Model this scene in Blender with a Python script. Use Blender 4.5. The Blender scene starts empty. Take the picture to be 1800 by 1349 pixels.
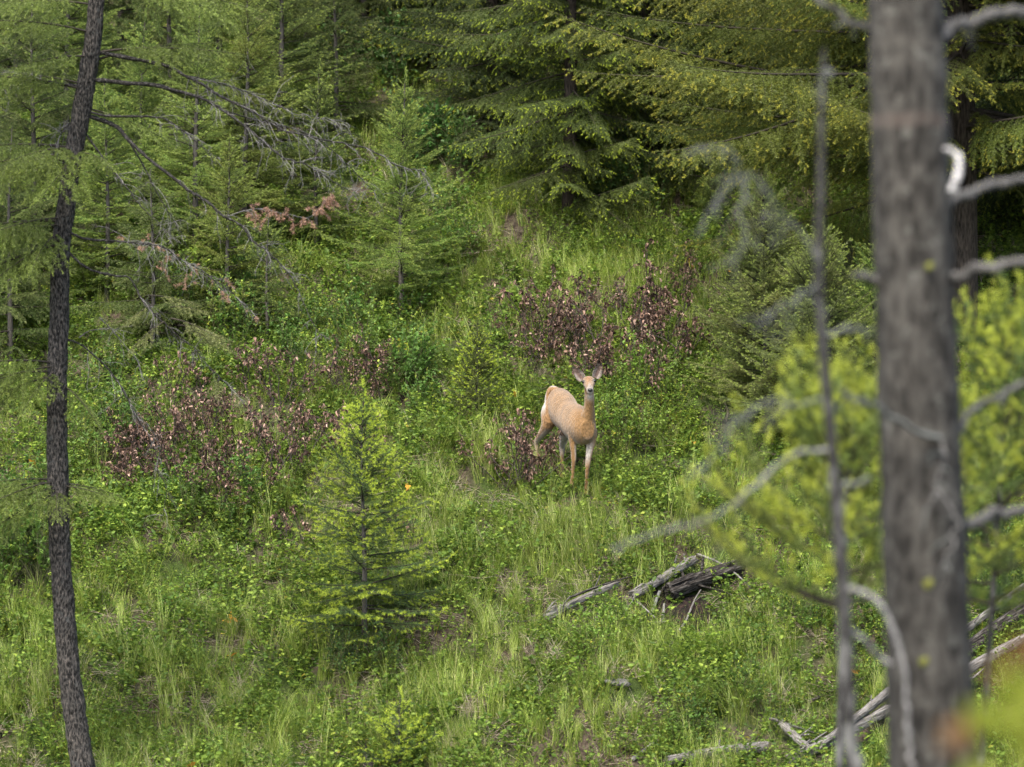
import bpy, bmesh, math, random
import numpy as np
from mathutils import Vector, Matrix, noise as mnoise

# ------------------------------------------------------------------ camera, sky, sun, exposure
SC = bpy.context.scene
COL = SC.collection
F = 6400.0                                   # focal length in photo pixels (1800 wide)
cam_d = bpy.data.cameras.new('camera')
cam_d.sensor_width = 36.0
cam_d.lens = 36.0 * F / 1800.0
cam_d.clip_start = 0.1
cam_d.clip_end = 1500.0
cam_d.dof.use_dof = True
cam_d.dof.focus_distance = 40.0
cam_d.dof.aperture_fstop = 1.9
cam_d.dof.aperture_blades = 9
cam = bpy.data.objects.new('camera', cam_d)
COL.objects.link(cam)
cam.location = (0, 0, 0)
cam.rotation_euler = (math.radians(90), 0, 0)
SC.camera = cam

SUN_EL, SUN_AZ = 58.0, 205.0                 # degrees, azimuth clockwise from +Y
world = bpy.data.worlds.new('World')
SC.world = world
world.use_nodes = True
wn = world.node_tree.nodes
wl = world.node_tree.links
wn.clear()
sky = wn.new('ShaderNodeTexSky')
sky.sky_type = 'NISHITA'
sky.sun_disc = False
sky.sun_elevation = math.radians(SUN_EL)
sky.sun_rotation = math.radians(SUN_AZ)
sky.air_density = 1.0
sky.dust_density = 3.5
sky.ozone_density = 0.6
bg = wn.new('ShaderNodeBackground')
bg.inputs['Strength'].default_value = 0.14
wo = wn.new('ShaderNodeOutputWorld')
wl.new(sky.outputs[0], bg.inputs['Color'])
wl.new(bg.outputs[0], wo.inputs['Surface'])

sun_d = bpy.data.lights.new('sun', 'SUN')
sun_d.energy = 2.0
sun_d.angle = math.radians(24)
sun_d.color = (1.0, 0.94, 0.82)
sun = bpy.data.objects.new('sun', sun_d)
COL.objects.link(sun)
_a, _e = math.radians(SUN_AZ), math.radians(SUN_EL)
_sd = Vector((math.sin(_a) * math.cos(_e), math.cos(_a) * math.cos(_e), math.sin(_e)))
sun.rotation_euler = _sd.to_track_quat('Z', 'Y').to_euler()

SC.view_settings.view_transform = 'Standard'
SC.view_settings.look = 'None'
SC.view_settings.gamma = 1.0
SC.view_settings.exposure = 1.68
SC.view_settings.use_curve_mapping = False
SC.cycles.max_bounces = 10
SC.cycles.diffuse_bounces = 6
SC.cycles.transmission_bounces = 8
SC.cycles.use_denoising = True
SC.cycles.sample_clamp_indirect = 4
try:
    SC.cycles.denoiser = 'OPENIMAGEDENOISE'
    SC.cycles.denoising_prefilter = 'ACCURATE'
except Exception:
    pass

RNG = np.random.default_rng(11)
random.seed(5)

# ------------------------------------------------------------------ helpers
def P(px, py, Y):
    return Vector(((px - 900.0) / F * Y, Y, (674.5 - py) / F * Y))


def terrain(x, y):
    x = np.asarray(x, float)
    y = np.asarray(y, float)
    slope = -1.30 + 0.49 * (y - 40.0)
    slope = np.where(y > 75, -1.30 + 0.49 * 35 + 0.30 * (y - 75), slope)
    low = -7.2 + 0.0 * y
    k = 1.2
    base = np.log(np.exp(np.clip(slope / k, -40, 40)) + np.exp(low / k)) * k     # smooth valley floor
    base = np.where(y > 60, slope, base)
    near = -1.9 - 0.40 * np.clip(y + 1.5, 0, 40)
    near = np.where(y < -1.5, -1.9 + 0.02 * (-1.5 - y), near)
    h = np.where(y < 26, np.maximum(base, near), base)
    n = (0.10 * np.sin(1.3 * x + 0.7 * y + 0.4) + 0.07 * np.sin(2.3 * y - 1.1 * x + 1.0)
         + 0.05 * np.sin(3.7 * x + 1.9 * y) + 0.035 * np.sin(5.1 * y + 2.7 * x + 2.0) + 0.02 * np.sin(9.3 * x - 7.0 * y))
    far = np.clip((np.hypot(x, y - 42) - 20) / 60, 0, 1)
    n = n + far * (2.0 * np.sin(0.07 * x + 1) + 1.2 * np.sin(0.11 * y + 0.05 * x))
    d1 = np.exp(-((x - 0.62) ** 2 + (y - 40.1) ** 2) / (0.9 ** 2))
    n = n * (1 - 0.9 * d1)
    h = h + n
    h = h + 0.12 * np.exp(-((x - 0.75) ** 2 + (y - 39.9) ** 2) / 0.35 ** 2)
    h = h - 0.22 * np.exp(-((x - 0.45) ** 2 + (y - 40.85) ** 2) / 0.55 ** 2)
    h = h - 0.25 * np.exp(-((x - 1.75) ** 2 + (y - 37.3) ** 2) / 0.6 ** 2)      # rotted hollow under the log
    return h


def H(x, y):
    return float(terrain(x, y))


def hit(px, py):
    """point of the hillside seen at a photo pixel"""
    ys = np.linspace(30.5, 75, 3000)
    zs = (674.5 - py) / F * ys
    d = terrain((px - 900) / F * ys, ys) - zs
    i = int(np.argmax(d > 0))
    Y = float(ys[i])
    x = (px - 900) / F * Y
    return Vector((x, Y, H(x, Y)))


def tag(o, label=None, cat=None, group=None, kind=None):
    if label:
        o['label'] = label
    if cat:
        o['category'] = cat
    if group:
        o['group'] = group
    if kind:
        o['kind'] = kind
    return o


def empty(name, loc, label=None, cat=None, group=None, rz=0.0):
    o = bpy.data.objects.new(name, None)
    o.empty_display_size = 0.1
    o.location = loc
    o.rotation_euler = (0, 0, rz)
    COL.objects.link(o)
    return tag(o, label, cat, group)


def link(name, me, parent=None, mat4=None, color=None):
    o = bpy.data.objects.new(name, me)
    COL.objects.link(o)
    if parent is not None:
        o.parent = parent
    if mat4 is not None:
        o.matrix_local = mat4
    if color is not None:
        o.color = (*color, 1.0)
    return o


class MB:
    def __init__(self):
        self.v, self.f3, self.m3, self.f4, self.m4, self.n = [], [], [], [], [], 0

    def add(self, v, f, m=0):
        v = np.asarray(v, float).reshape(-1, 3)
        f = np.asarray(f, int)
        if len(f):
            if f.shape[1] == 3:
                self.f3.append(f + self.n)
                self.m3.append(np.full(len(f), m))
            else:
                self.f4.append(f + self.n)
                self.m4.append(np.full(len(f), m))
        self.v.append(v)
        self.n += len(v)

    def tube(self, pts, radii, sides=6, m=0, cap=True, rough=0.0, rng=None, squash=1.0):
        pts = np.asarray([tuple(p) for p in pts], float)
        n = len(pts)
        radii = np.broadcast_to(np.asarray(radii, float), (n,))
        t = np.gradient(pts, axis=0)
        t /= np.linalg.norm(t, axis=1)[:, None] + 1e-12
        a = np.array([0, 0, 1.0]) if abs(t[0][2]) < 0.9 else np.array([1.0, 0, 0])
        u = np.cross(t[0], a)
        u /= np.linalg.norm(u)
        ang = np.arange(sides) * 2 * math.pi / sides
        vs = []
        for i in range(n):
            u = u - t[i] * np.dot(u, t[i])
            u /= np.linalg.norm(u) + 1e-12
            w = np.cross(t[i], u)
            r = np.full(sides, radii[i])
            if rough and rng is not None:
                r = r * (1 + rough * rng.uniform(-1, 1, sides))
            vs.append(pts[i] + np.outer(np.cos(ang) * r, u) + np.outer(np.sin(ang) * r * squash, w))
        vs = np.concatenate(vs)
        i0 = np.arange(n - 1)[:, None] * sides
        k = np.arange(sides)[None]
        k2 = (k + 1) % sides
        f = np.stack([i0 + k, i0 + k2, i0 + sides + k2, i0 + sides + k], -1).reshape(-1, 4)
        self.add(vs, f, m)
        if cap:
            for end, c in ((0, pts[0]), (n - 1, pts[-1])):
                b = end * sides
                ring = vs[b:b + sides]
                vv = np.vstack([ring, c[None]])
                ff = np.stack([np.arange(sides), (np.arange(sides) + 1) % sides, np.full(sides, sides)], -1)
                if end == 0:
                    ff = ff[:, ::-1]
                self.add(vv, ff, m)

    def build(self, name, mats, smooth=False):
        me = bpy.data.meshes.new(name)
        v = np.concatenate(self.v) if self.v else np.zeros((0, 3))
        f3 = np.concatenate(self.f3) if self.f3 else np.zeros((0, 3), int)
        f4 = np.concatenate(self.f4) if self.f4 else np.zeros((0, 4), int)
        mi = np.concatenate([np.concatenate(self.m3) if self.m3 else np.zeros(0, int),
                             np.concatenate(self.m4) if self.m4 else np.zeros(0, int)])
        me.vertices.add(len(v))
        me.vertices.foreach_set('co', v.ravel())
        me.loops.add(len(f3) * 3 + len(f4) * 4)
        me.loops.foreach_set('vertex_index', np.concatenate([f3.ravel(), f4.ravel()]).astype(np.int32))
        me.polygons.add(len(f3) + len(f4))
        st = np.concatenate([np.arange(len(f3)) * 3, len(f3) * 3 + np.arange(len(f4)) * 4])
        me.polygons.foreach_set('loop_start', st.astype(np.int32))
        me.polygons.foreach_set('material_index', mi.astype(np.int32))
        if smooth:
            me.polygons.foreach_set('use_smooth', np.ones(len(f3) + len(f4), bool))
        for m in mats:
            me.materials.append(m)
        me.update(calc_edges=True)
        return me


def unit(a):
    return a / (np.linalg.norm(a, axis=-1, keepdims=True) + 1e-12)


def add_needles(mb, segs, spacing, length, width, m, rng, fwd=0.6, flat=0.55, jitter=0.25):
    """needles round every twig segment (one triangle each)"""
    if not len(segs):
        return
    segs = np.asarray(segs, float)
    d = segs[:, 1] - segs[:, 0]
    L = np.linalg.norm(d, axis=1)
    cnt = np.maximum(1, np.round(L / spacing)).astype(int)
    idx = np.repeat(np.arange(len(segs)), cnt)
    n = len(idx)
    t = rng.random(n)[:, None]
    base = segs[idx, 0] + d[idx] * t
    ax = unit(d[idx])
    r = rng.normal(size=(n, 3))
    r = r - ax * (r * ax).sum(1, keepdims=True)
    r[:, 2] *= flat
    r = unit(r)
    dr = unit(ax * (fwd + rng.uniform(-jitter, jitter, (n, 1))) + r)
    ln = length * rng.uniform(0.7, 1.2, (n, 1))
    w = unit(np.cross(dr, rng.normal(size=(n, 3)))) * width * 0.5
    v = np.stack([base - w, base + w, base + dr * ln], 1).reshape(-1, 3)
    mb.add(v, np.arange(n * 3).reshape(-1, 3), m)


def smooth_path(pts, n):
    """Catmull-Rom through points"""
    p = np.asarray([tuple(q) for q in pts], float)
    if len(p) < 3:
        t = np.linspace(0, 1, n)[:, None]
        return p[0] * (1 - t) + p[-1] * t
    p = np.vstack([2 * p[0] - p[1], p, 2 * p[-1] - p[-2]])
    m = len(p) - 3
    ts = np.linspace(0, m - 1e-6, n)
    out = []
    for t in ts:
        i = int(t)
        f = t - i
        a, b, c, e = p[i], p[i + 1], p[i + 2], p[i + 3]
        out.append(0.5 * ((2 * b) + (-a + c) * f + (2 * a - 5 * b + 4 * c - e) * f * f + (-a + 3 * b - 3 * c + e) * f ** 3))
    return np.array(out)


# ------------------------------------------------------------------ materials
def new_mat(name):
    m = bpy.data.materials.new(name)
    m.use_nodes = True
    nt = m.node_tree
    nt.nodes.clear()
    return m, nt.nodes, nt.links


def ramp(N, stops):
    r = N.new('ShaderNodeValToRGB')
    e = r.color_ramp.elements
    while len(e) > 1:
        e.remove(e[-1])
    e[0].position = stops[0][0]
    e[0].color = (*stops[0][1], 1)
    for p, c in stops[1:]:
        x = e.new(p)
        x.color = (*c, 1)
    return r


def leaf_mat(name, stops=None, use_obj=False, trans=0.35, rough=0.55, spec=0.25, var=(0.62, 1.4), noise_scale=1.7, shift=None):
    """thin leaf or needle: island-by-island colour variation, a share of transmitted light"""
    m, N, L = new_mat(name)
    out = N.new('ShaderNodeOutputMaterial')
    geo = N.new('ShaderNodeNewGeometry')
    if use_obj:
        oi = N.new('ShaderNodeObjectInfo')
        col = oi.outputs['Color']
    else:
        r = ramp(N, stops)
        L.new(geo.outputs['Random Per Island'], r.inputs[0])
        col = r.outputs[0]
    mr = N.new('ShaderNodeMapRange')
    mr.inputs['To Min'].default_value, mr.inputs['To Max'].default_value = var
    L.new(geo.outputs['Random Per Island'], mr.inputs['Value'])
    tx = N.new('ShaderNodeTexNoise')
    tx.inputs['Scale'].default_value = noise_scale
    tx.inputs['Detail'].default_value = 2
    L.new(geo.outputs['Position'], tx.inputs['Vector'])
    mr2 = N.new('ShaderNodeMapRange')
    mr2.inputs['From Min'].default_value, mr2.inputs['From Max'].default_value = 0.3, 0.7
    mr2.inputs['To Min'].default_value, mr2.inputs['To Max'].default_value = 0.75, 1.25
    L.new(tx.outputs[0], mr2.inputs['Value'])
    mul = N.new('ShaderNodeMath')
    mul.operation = 'MULTIPLY'
    L.new(mr.outputs[0], mul.inputs[0])
    L.new(mr2.outputs[0], mul.inputs[1])
    sc = N.new('ShaderNodeVectorMath')
    sc.operation = 'SCALE'
    L.new(col, sc.inputs[0])
    L.new(mul.outputs[0], sc.inputs['Scale'])
    csrc = sc.outputs[0]
    if shift:
        mx = N.new('ShaderNodeMix')
        mx.data_type = 'RGBA'
        mx.inputs['B'].default_value = (*shift, 1)
        th = N.new('ShaderNodeMapRange')
        th.inputs['From Min'].default_value, th.inputs['From Max'].default_value = 0.5, 0.72
        th.inputs['To Max'].default_value = 0.75
        tx3 = N.new('ShaderNodeTexNoise')
        tx3.inputs['Scale'].default_value = 0.55
        L.new(geo.outputs['Position'], tx3.inputs['Vector'])
        L.new(tx3.outputs[0], th.inputs['Value'])
        L.new(th.outputs[0], mx.inputs['Factor'])
        L.new(csrc, mx.inputs['A'])
        csrc = mx.outputs['Result']
    pb = N.new('ShaderNodeBsdfPrincipled')
    pb.inputs['Roughness'].default_value = rough
    pb.inputs['Specular IOR Level'].default_value = spec
    L.new(csrc, pb.inputs['Base Color'])
    tr = N.new('ShaderNodeBsdfTranslucent')
    L.new(csrc, tr.inputs['Color'])
    ms = N.new('ShaderNodeMixShader')
    ms.inputs[0].default_value = trans
    L.new(pb.outputs[0], ms.inputs[1])
    L.new(tr.outputs[0], ms.inputs[2])
    L.new(ms.outputs[0], out.inputs['Surface'])
    return m


def bark_mat(name, stops, scale=(14, 14, 3), bump=0.6, dist=0.02, spots=None, rough=0.9, spot_scale=9, obj_space=True, bands=None):
    m, N, L = new_mat(name)
    out = N.new('ShaderNodeOutputMaterial')
    tc = N.new('ShaderNodeTexCoord')
    mp = N.new('ShaderNodeMapping')
    mp.inputs['Scale'].default_value = scale
    L.new(tc.outputs['Object'], mp.inputs[0])
    n1 = N.new('ShaderNodeTexNoise')
    n1.inputs['Scale'].default_value = 1.6
    n1.inputs['Detail'].default_value = 8
    n1.inputs['Roughness'].default_value = 0.7
    n1.inputs['Distortion'].default_value = 0.6
    L.new(mp.outputs[0], n1.inputs['Vector'])
    vo = N.new('ShaderNodeTexVoronoi')
    vo.inputs['Scale'].default_value = 2.2
    L.new(mp.outputs[0], vo.inputs['Vector'])
    mixf = N.new('ShaderNodeMath')
    mixf.operation = 'MULTIPLY_ADD'
    mixf.inputs[1].default_value = 0.35
    L.new(vo.outputs['Distance'], mixf.inputs[0])
    sub = N.new('ShaderNodeMath')
    sub.operation = 'SUBTRACT'
    sub.inputs[1].default_value = 0.12
    L.new(n1.outputs[0], sub.inputs[0])
    L.new(sub.outputs[0], mixf.inputs[2])
    r = ramp(N, stops)
    L.new(mixf.outputs[0], r.inputs[0])
    col = r.outputs[0]
    if spots:
        n2 = N.new('ShaderNodeTexNoise')
        n2.inputs['Scale'].default_value = spot_scale
        n2.inputs['Detail'].default_value = 3
        L.new(tc.outputs['Object'], n2.inputs['Vector'])
        mr = N.new('ShaderNodeMapRange')
        mr.inputs['From Min'].default_value, mr.inputs['From Max'].default_value = 0.6, 0.68
        mr.inputs['To Max'].default_value = 0.7
        L.new(n2.outputs[0], mr.inputs['Value'])
        mx = N.new('ShaderNodeMix')
        mx.data_type = 'RGBA'
        mx.inputs['B'].default_value = (*spots, 1)
        L.new(mr.outputs[0], mx.inputs['Factor'])
        L.new(col, mx.inputs['A'])
        col = mx.outputs['Result']
    for (z0, hw, bc, amt) in (bands or []):
        sp = N.new('ShaderNodeSeparateXYZ')
        L.new(tc.outputs['Object'], sp.inputs[0])
        n3 = N.new('ShaderNodeTexNoise')
        n3.inputs['Scale'].default_value = 12
        L.new(tc.outputs['Object'], n3.inputs['Vector'])
        ad = N.new('ShaderNodeMath')
        ad.operation = 'MULTIPLY_ADD'
        ad.inputs[1].default_value = 0.05
        L.new(n3.outputs[0], ad.inputs[0])
        L.new(sp.outputs['Z'], ad.inputs[2])
        cm = N.new('ShaderNodeMath')
        cm.operation = 'COMPARE'
        cm.inputs[1].default_value = z0 + 0.025
        cm.inputs[2].default_value = hw
        L.new(ad.outputs[0], cm.inputs[0])
        am = N.new('ShaderNodeMath')
        am.operation = 'MULTIPLY'
        L.new(cm.outputs[0], am.inputs[0])
        L.new(n3.outputs[0], am.inputs[1])
        am2 = N.new('ShaderNodeMath')
        am2.operation = 'MULTIPLY'
        am2.inputs[1].default_value = amt
        L.new(am.outputs[0], am2.inputs[0])
        mx = N.new('ShaderNodeMix')
        mx.data_type = 'RGBA'
        mx.inputs['B'].default_value = (*bc, 1)
        L.new(am2.outputs[0], mx.inputs['Factor'])
        L.new(col, mx.inputs['A'])
        col = mx.outputs['Result']
    pb = N.new('ShaderNodeBsdfPrincipled')
    pb.inputs['Roughness'].default_value = rough
    pb.inputs['Specular IOR Level'].default_value = 0.2
    L.new(col, pb.inputs['Base Color'])
    bp = N.new('ShaderNodeBump')
    bp.inputs['Strength'].default_value = bump
    bp.inputs['Distance'].default_value = dist
    L.new(mixf.outputs[0], bp.inputs['Height'])
    L.new(bp.outputs[0], pb.inputs['Normal'])
    L.new(pb.outputs[0], out.inputs['Surface'])
    return m


def plain_mat(name, col, rough=0.6, spec=0.3):
    m, N, L = new_mat(name)
    out = N.new('ShaderNodeOutputMaterial')
    pb = N.new('ShaderNodeBsdfPrincipled')
    tx = N.new('ShaderNodeTexNoise')
    tx.inputs['Scale'].default_value = 60
    tc = N.new('ShaderNodeTexCoord')
    L.new(tc.outputs['Object'], tx.inputs['Vector'])
    r = ramp(N, [(0.3, tuple(c * 0.8 for c in col)), (0.7, tuple(min(1, c * 1.2) for c in col))])
    L.new(tx.outputs[0], r.inputs[0])
    L.new(r.outputs[0], pb.inputs['Base Color'])
    pb.inputs['Roughness'].default_value = rough
    pb.inputs['Specular IOR Level'].default_value = spec
    L.new(pb.outputs[0], out.inputs['Surface'])
    return m


M = {}
M['needle'] = leaf_mat('needle', use_obj=True, trans=0.25, rough=0.5, spec=0.35, var=(0.6, 1.4), noise_scale=2.5)
M['shoot_lime'] = leaf_mat('shoot_lime', [(0, (0.31, 0.405, 0.034)), (1, (0.44, 0.515, 0.07))], trans=0.35, var=(0.85, 1.15))
M['shoot_pine'] = leaf_mat('shoot_pine', [(0, (0.28, 0.33, 0.035)), (1, (0.38, 0.42, 0.06))], trans=0.3, var=(0.8, 1.2))
M['shoot_mid'] = leaf_mat('shoot_mid', [(0, (0.21, 0.27, 0.035)), (1, (0.32, 0.36, 0.06))], trans=0.3, var=(0.8, 1.2))
M['shoot_pale'] = leaf_mat('shoot_pale', [(0, (0.21, 0.285, 0.055)), (1, (0.33, 0.385, 0.10))], trans=0.35, var=(0.8, 1.2))
M['shoot_olive'] = leaf_mat('shoot_olive', [(0, (0.25, 0.26, 0.035)), (1, (0.36, 0.34, 0.06))], trans=0.3, var=(0.8, 1.2))
M['shoot_dull'] = leaf_mat('shoot_dull', [(0, (0.12, 0.16, 0.05)), (1, (0.2, 0.22, 0.08))], trans=0.3, var=(0.8, 1.2))
M['twig'] = bark_mat('twig', [(0.25, (0.012, 0.010, 0.008)), (0.75, (0.055, 0.046, 0.036))], (30, 30, 30), 0.2)
M['brown_needle'] = leaf_mat('brown_needle', [(0, (0.26, 0.13, 0.08)), (1, (0.46, 0.29, 0.20))], trans=0.2, var=(0.7, 1.3))
M['young_bark'] = bark_mat('young_bark', [(0.2, (0.035, 0.031, 0.027)), (0.8, (0.125, 0.115, 0.10))], (40, 40, 12), 0.3)
M['dark_bark'] = bark_mat('dark_bark', [(0.36, (0.004, 0.0037, 0.0035)), (0.48, (0.019, 0.0175, 0.016)), (0.60, (0.078, 0.072, 0.066)), (0.80, (0.20, 0.17, 0.145))],
                          (34, 34, 11), 1.0, 0.05, spots=(0.10, 0.103, 0.097), spot_scale=14)
M['forest_bark'] = bark_mat('forest_bark', [(0.3, (0.008, 0.007, 0.006)), (0.75, (0.075, 0.06, 0.048))], (18, 18, 4), 1.0, 0.03)
M['near_bark'] = bark_mat('near_bark', [(0.34, (0.009, 0.0083, 0.0072)), (0.50, (0.031, 0.0285, 0.0247)), (0.70, (0.076, 0.071, 0.062))], (13, 13, 4.5), 0.8, 0.02,
                          spots=(0.13, 0.128, 0.112), spot_scale=19, bands=[(8.42, 0.028, (0.125, 0.098, 0.083), 0.8), (8.73, 0.022, (0.10, 0.092, 0.08), 0.7)])
M['deadwood'] = bark_mat('deadwood', [(0.3, (0.022, 0.020, 0.018)), (0.5, (0.07, 0.067, 0.063)), (0.75, (0.17, 0.163, 0.155))], (30, 30, 30), 0.4)
M['dark_deadwood'] = bark_mat('dark_deadwood', [(0.35, (0.007, 0.006, 0.0055)), (0.6, (0.028, 0.026, 0.024)), (0.8, (0.13, 0.125, 0.118))], (30, 30, 30), 0.7)
M['pale_deadwood'] = bark_mat('pale_deadwood', [(0.3, (0.075, 0.072, 0.068)), (0.7, (0.23, 0.224, 0.217))], (14, 14, 14), 0.3)
M['grey_twig'] = bark_mat('grey_twig', [(0.3, (0.07, 0.066, 0.062)), (0.7, (0.21, 0.203, 0.195))], (14, 14, 14), 0.2)
M['white_wood'] = bark_mat('white_wood', [(0.3, (0.26, 0.25, 0.245)), (0.7, (0.48, 0.47, 0.46))], (14, 14, 14), 0.3)
M['sapling_bark'] = bark_mat('sapling_bark', [(0.35, (0.012, 0.011, 0.010)), (0.6, (0.045, 0.043, 0.041)), (0.75, (0.14, 0.137, 0.132))], (22, 22, 7), 0.6, spots=(0.19, 0.19, 0.18), spot_scale=7)
M['lichen_twig'] = bark_mat('lichen_twig', [(0.3, (0.065, 0.07, 0.065)), (0.7, (0.16, 0.167, 0.155))], (25, 25, 25), 0.5)
M['silver_log'] = bark_mat('silver_log', [(0.3, (0.022, 0.02, 0.018)), (0.5, (0.105, 0.096, 0.086)), (0.75, (0.25, 0.237, 0.22))], (3.5, 40, 40), 0.8, 0.02)
M['rot_wood'] = bark_mat('rot_wood', [(0.35, (0.006, 0.005, 0.0045)), (0.55, (0.03, 0.025, 0.021)), (0.8, (0.15, 0.138, 0.125))], (4, 26, 26), 1.0, 0.04)
M['rot_soil'] = bark_mat('rot_soil', [(0.35, (0.004, 0.0035, 0.003)), (0.58, (0.016, 0.011, 0.009)), (0.85, (0.06, 0.034, 0.024))], (9, 9, 9), 1.0, 0.05)
M['leaf'] = leaf_mat('leaf', use_obj=True, trans=0.36, rough=0.5, spec=0.3, var=(0.65, 1.4), noise_scale=3)
M['leaf_tip'] = leaf_mat('leaf_tip', [(0, (0.20, 0.30, 0.035)), (0.8, (0.32, 0.40, 0.06)), (1, (0.42, 0.36, 0.05))], trans=0.35, var=(0.8, 1.2))
M['brown_leaf'] = leaf_mat('brown_leaf', [(0, (0.028, 0.018, 0.015)), (0.3, (0.098, 0.060, 0.045)), (0.75, (0.225, 0.142, 0.106)), (1, (0.38, 0.27, 0.215))],
                           trans=0.15, rough=0.65, spec=0.15, var=(0.8, 1.2))
M['shrub_stem'] = bark_mat('shrub_stem', [(0.3, (0.012, 0.010, 0.010)), (0.7, (0.075, 0.06, 0.055))], (40, 40, 40), 0.3)
M['green_stem'] = plain_mat('green_stem', (0.09, 0.09, 0.04))
M['grass'] = leaf_mat('grass', [(0, (0.085, 0.145, 0.016)), (0.5, (0.175, 0.26, 0.030)), (0.82, (0.27, 0.335, 0.06)), (1, (0.40, 0.38, 0.17))], trans=0.32, rough=0.45,
                      spec=0.35, var=(0.8, 1.15), noise_scale=1.1)
M['dry_grass'] = leaf_mat('dry_grass', [(0, (0.10, 0.075, 0.05)), (0.5, (0.23, 0.185, 0.13)), (1, (0.44, 0.385, 0.30))], trans=0.2, rough=0.6, spec=0.2)
M['herb'] = leaf_mat('herb', [(0, (0.055, 0.11, 0.020)), (0.5, (0.125, 0.20, 0.028)), (0.9, (0.21, 0.285, 0.042)), (0.985, (0.28, 0.30, 0.045)), (1, (0.36, 0.20, 0.04))],
                     trans=0.35, rough=0.55, spec=0.22, var=(0.8, 1.2), noise_scale=1.2)
M['orange_leaf'] = leaf_mat('orange_leaf', [(0, (0.50, 0.20, 0.03)), (1, (0.62, 0.34, 0.05))], trans=0.3)
M['broad_leaf'] = leaf_mat('broad_leaf', [(0, (0.10, 0.155, 0.018)), (0.5, (0.18, 0.225, 0.02)), (1, (0.28, 0.26, 0.025))], trans=0.4, var=(0.8, 1.2))
M['red_leaf'] = leaf_mat('red_leaf', [(0, (0.15, 0.065, 0.03)), (1, (0.24, 0.14, 0.04))], trans=0.4, var=(0.8, 1.2))
M['lichen'] = plain_mat('lichen', (0.13, 0.135, 0.028), 0.9)

# hillside soil: litter, dry duff and moss
gm, N, L = new_mat('hillside_soil')
out = N.new('ShaderNodeOutputMaterial')
tc = N.new('ShaderNodeTexCoord')
n1 = N.new('ShaderNodeTexNoise')
n1.inputs['Scale'].default_value = 22
n1.inputs['Detail'].default_value = 8
n1.inputs['Roughness'].default_value = 0.75
L.new(tc.outputs['Object'], n1.inputs['Vector'])
r1 = ramp(N, [(0.3, (0.018, 0.014, 0.011)), (0.5, (0.075, 0.058, 0.042)), (0.72, (0.21, 0.17, 0.125))])
L.new(n1.outputs[0], r1.inputs[0])
n2 = N.new('ShaderNodeTexNoise')
n2.inputs['Scale'].default_value = 1.3
n2.inputs['Detail'].default_value = 5
L.new(tc.outputs['Object'], n2.inputs['Vector'])
r2 = ramp(N, [(0.42, (0, 0, 0)), (0.58, (1, 1, 1))])
L.new(n2.outputs[0], r2.inputs[0])
mx = N.new('ShaderNodeMix')
mx.data_type = 'RGBA'
r3 = ramp(N, [(0.3, (0.02, 0.035, 0.01)), (0.7, (0.085, 0.12, 0.03))])
L.new(n1.outputs[0], r3.inputs[0])
L.new(r2.outputs[0], mx.inputs['Factor'])
L.new(r1.outputs[0], mx.inputs['A'])
L.new(r3.outputs[0], mx.inputs['B'])
pb = N.new('ShaderNodeBsdfPrincipled')
pb.inputs['Roughness'].default_value = 0.95
pb.inputs['Specular IOR Level'].default_value = 0.1
L.new(mx.outputs['Result'], pb.inputs['Base Color'])
bp = N.new('ShaderNodeBump')
bp.inputs['Strength'].default_value = 1.0
bp.inputs['Distance'].default_value = 0.05
L.new(n1.outputs[0], bp.inputs['Height'])
L.new(bp.outputs[0], pb.inputs['Normal'])
L.new(pb.outputs[0], out.inputs['Surface'])
M['soil'] = gm

# ------------------------------------------------------------------ the hillside
xs = np.unique(np.concatenate([np.linspace(-400, -40, 25), np.linspace(-40, -9, 42), np.linspace(-9, 9, 150), np.linspace(9, 40, 42), np.linspace(40, 400, 25)]))
ys = np.unique(np.concatenate([np.linspace(-250, -5, 30), np.linspace(-5, 31, 60), np.linspace(31, 58, 220), np.linspace(58, 100, 50), np.linspace(100, 500, 40)]))
gx, gy = np.meshgrid(xs, ys)
gz = terrain(gx, gy)
mb = MB()
nx_, ny_ = len(xs), len(ys)
ii = (np.arange(ny_ - 1)[:, None] * nx_ + np.arange(nx_ - 1)[None])
mb.add(np.stack([gx, gy, gz], -1).reshape(-1, 3), np.stack([ii, ii + 1, ii + nx_ + 1, ii + nx_], -1).reshape(-1, 4), 0)
g = link('hillside_ground', mb.build('hillside_ground', [M['soil']], True))
tag(g, 'steep forest hillside of brown duff, moss and bare soil under the plants', 'ground', kind='structure')

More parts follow.
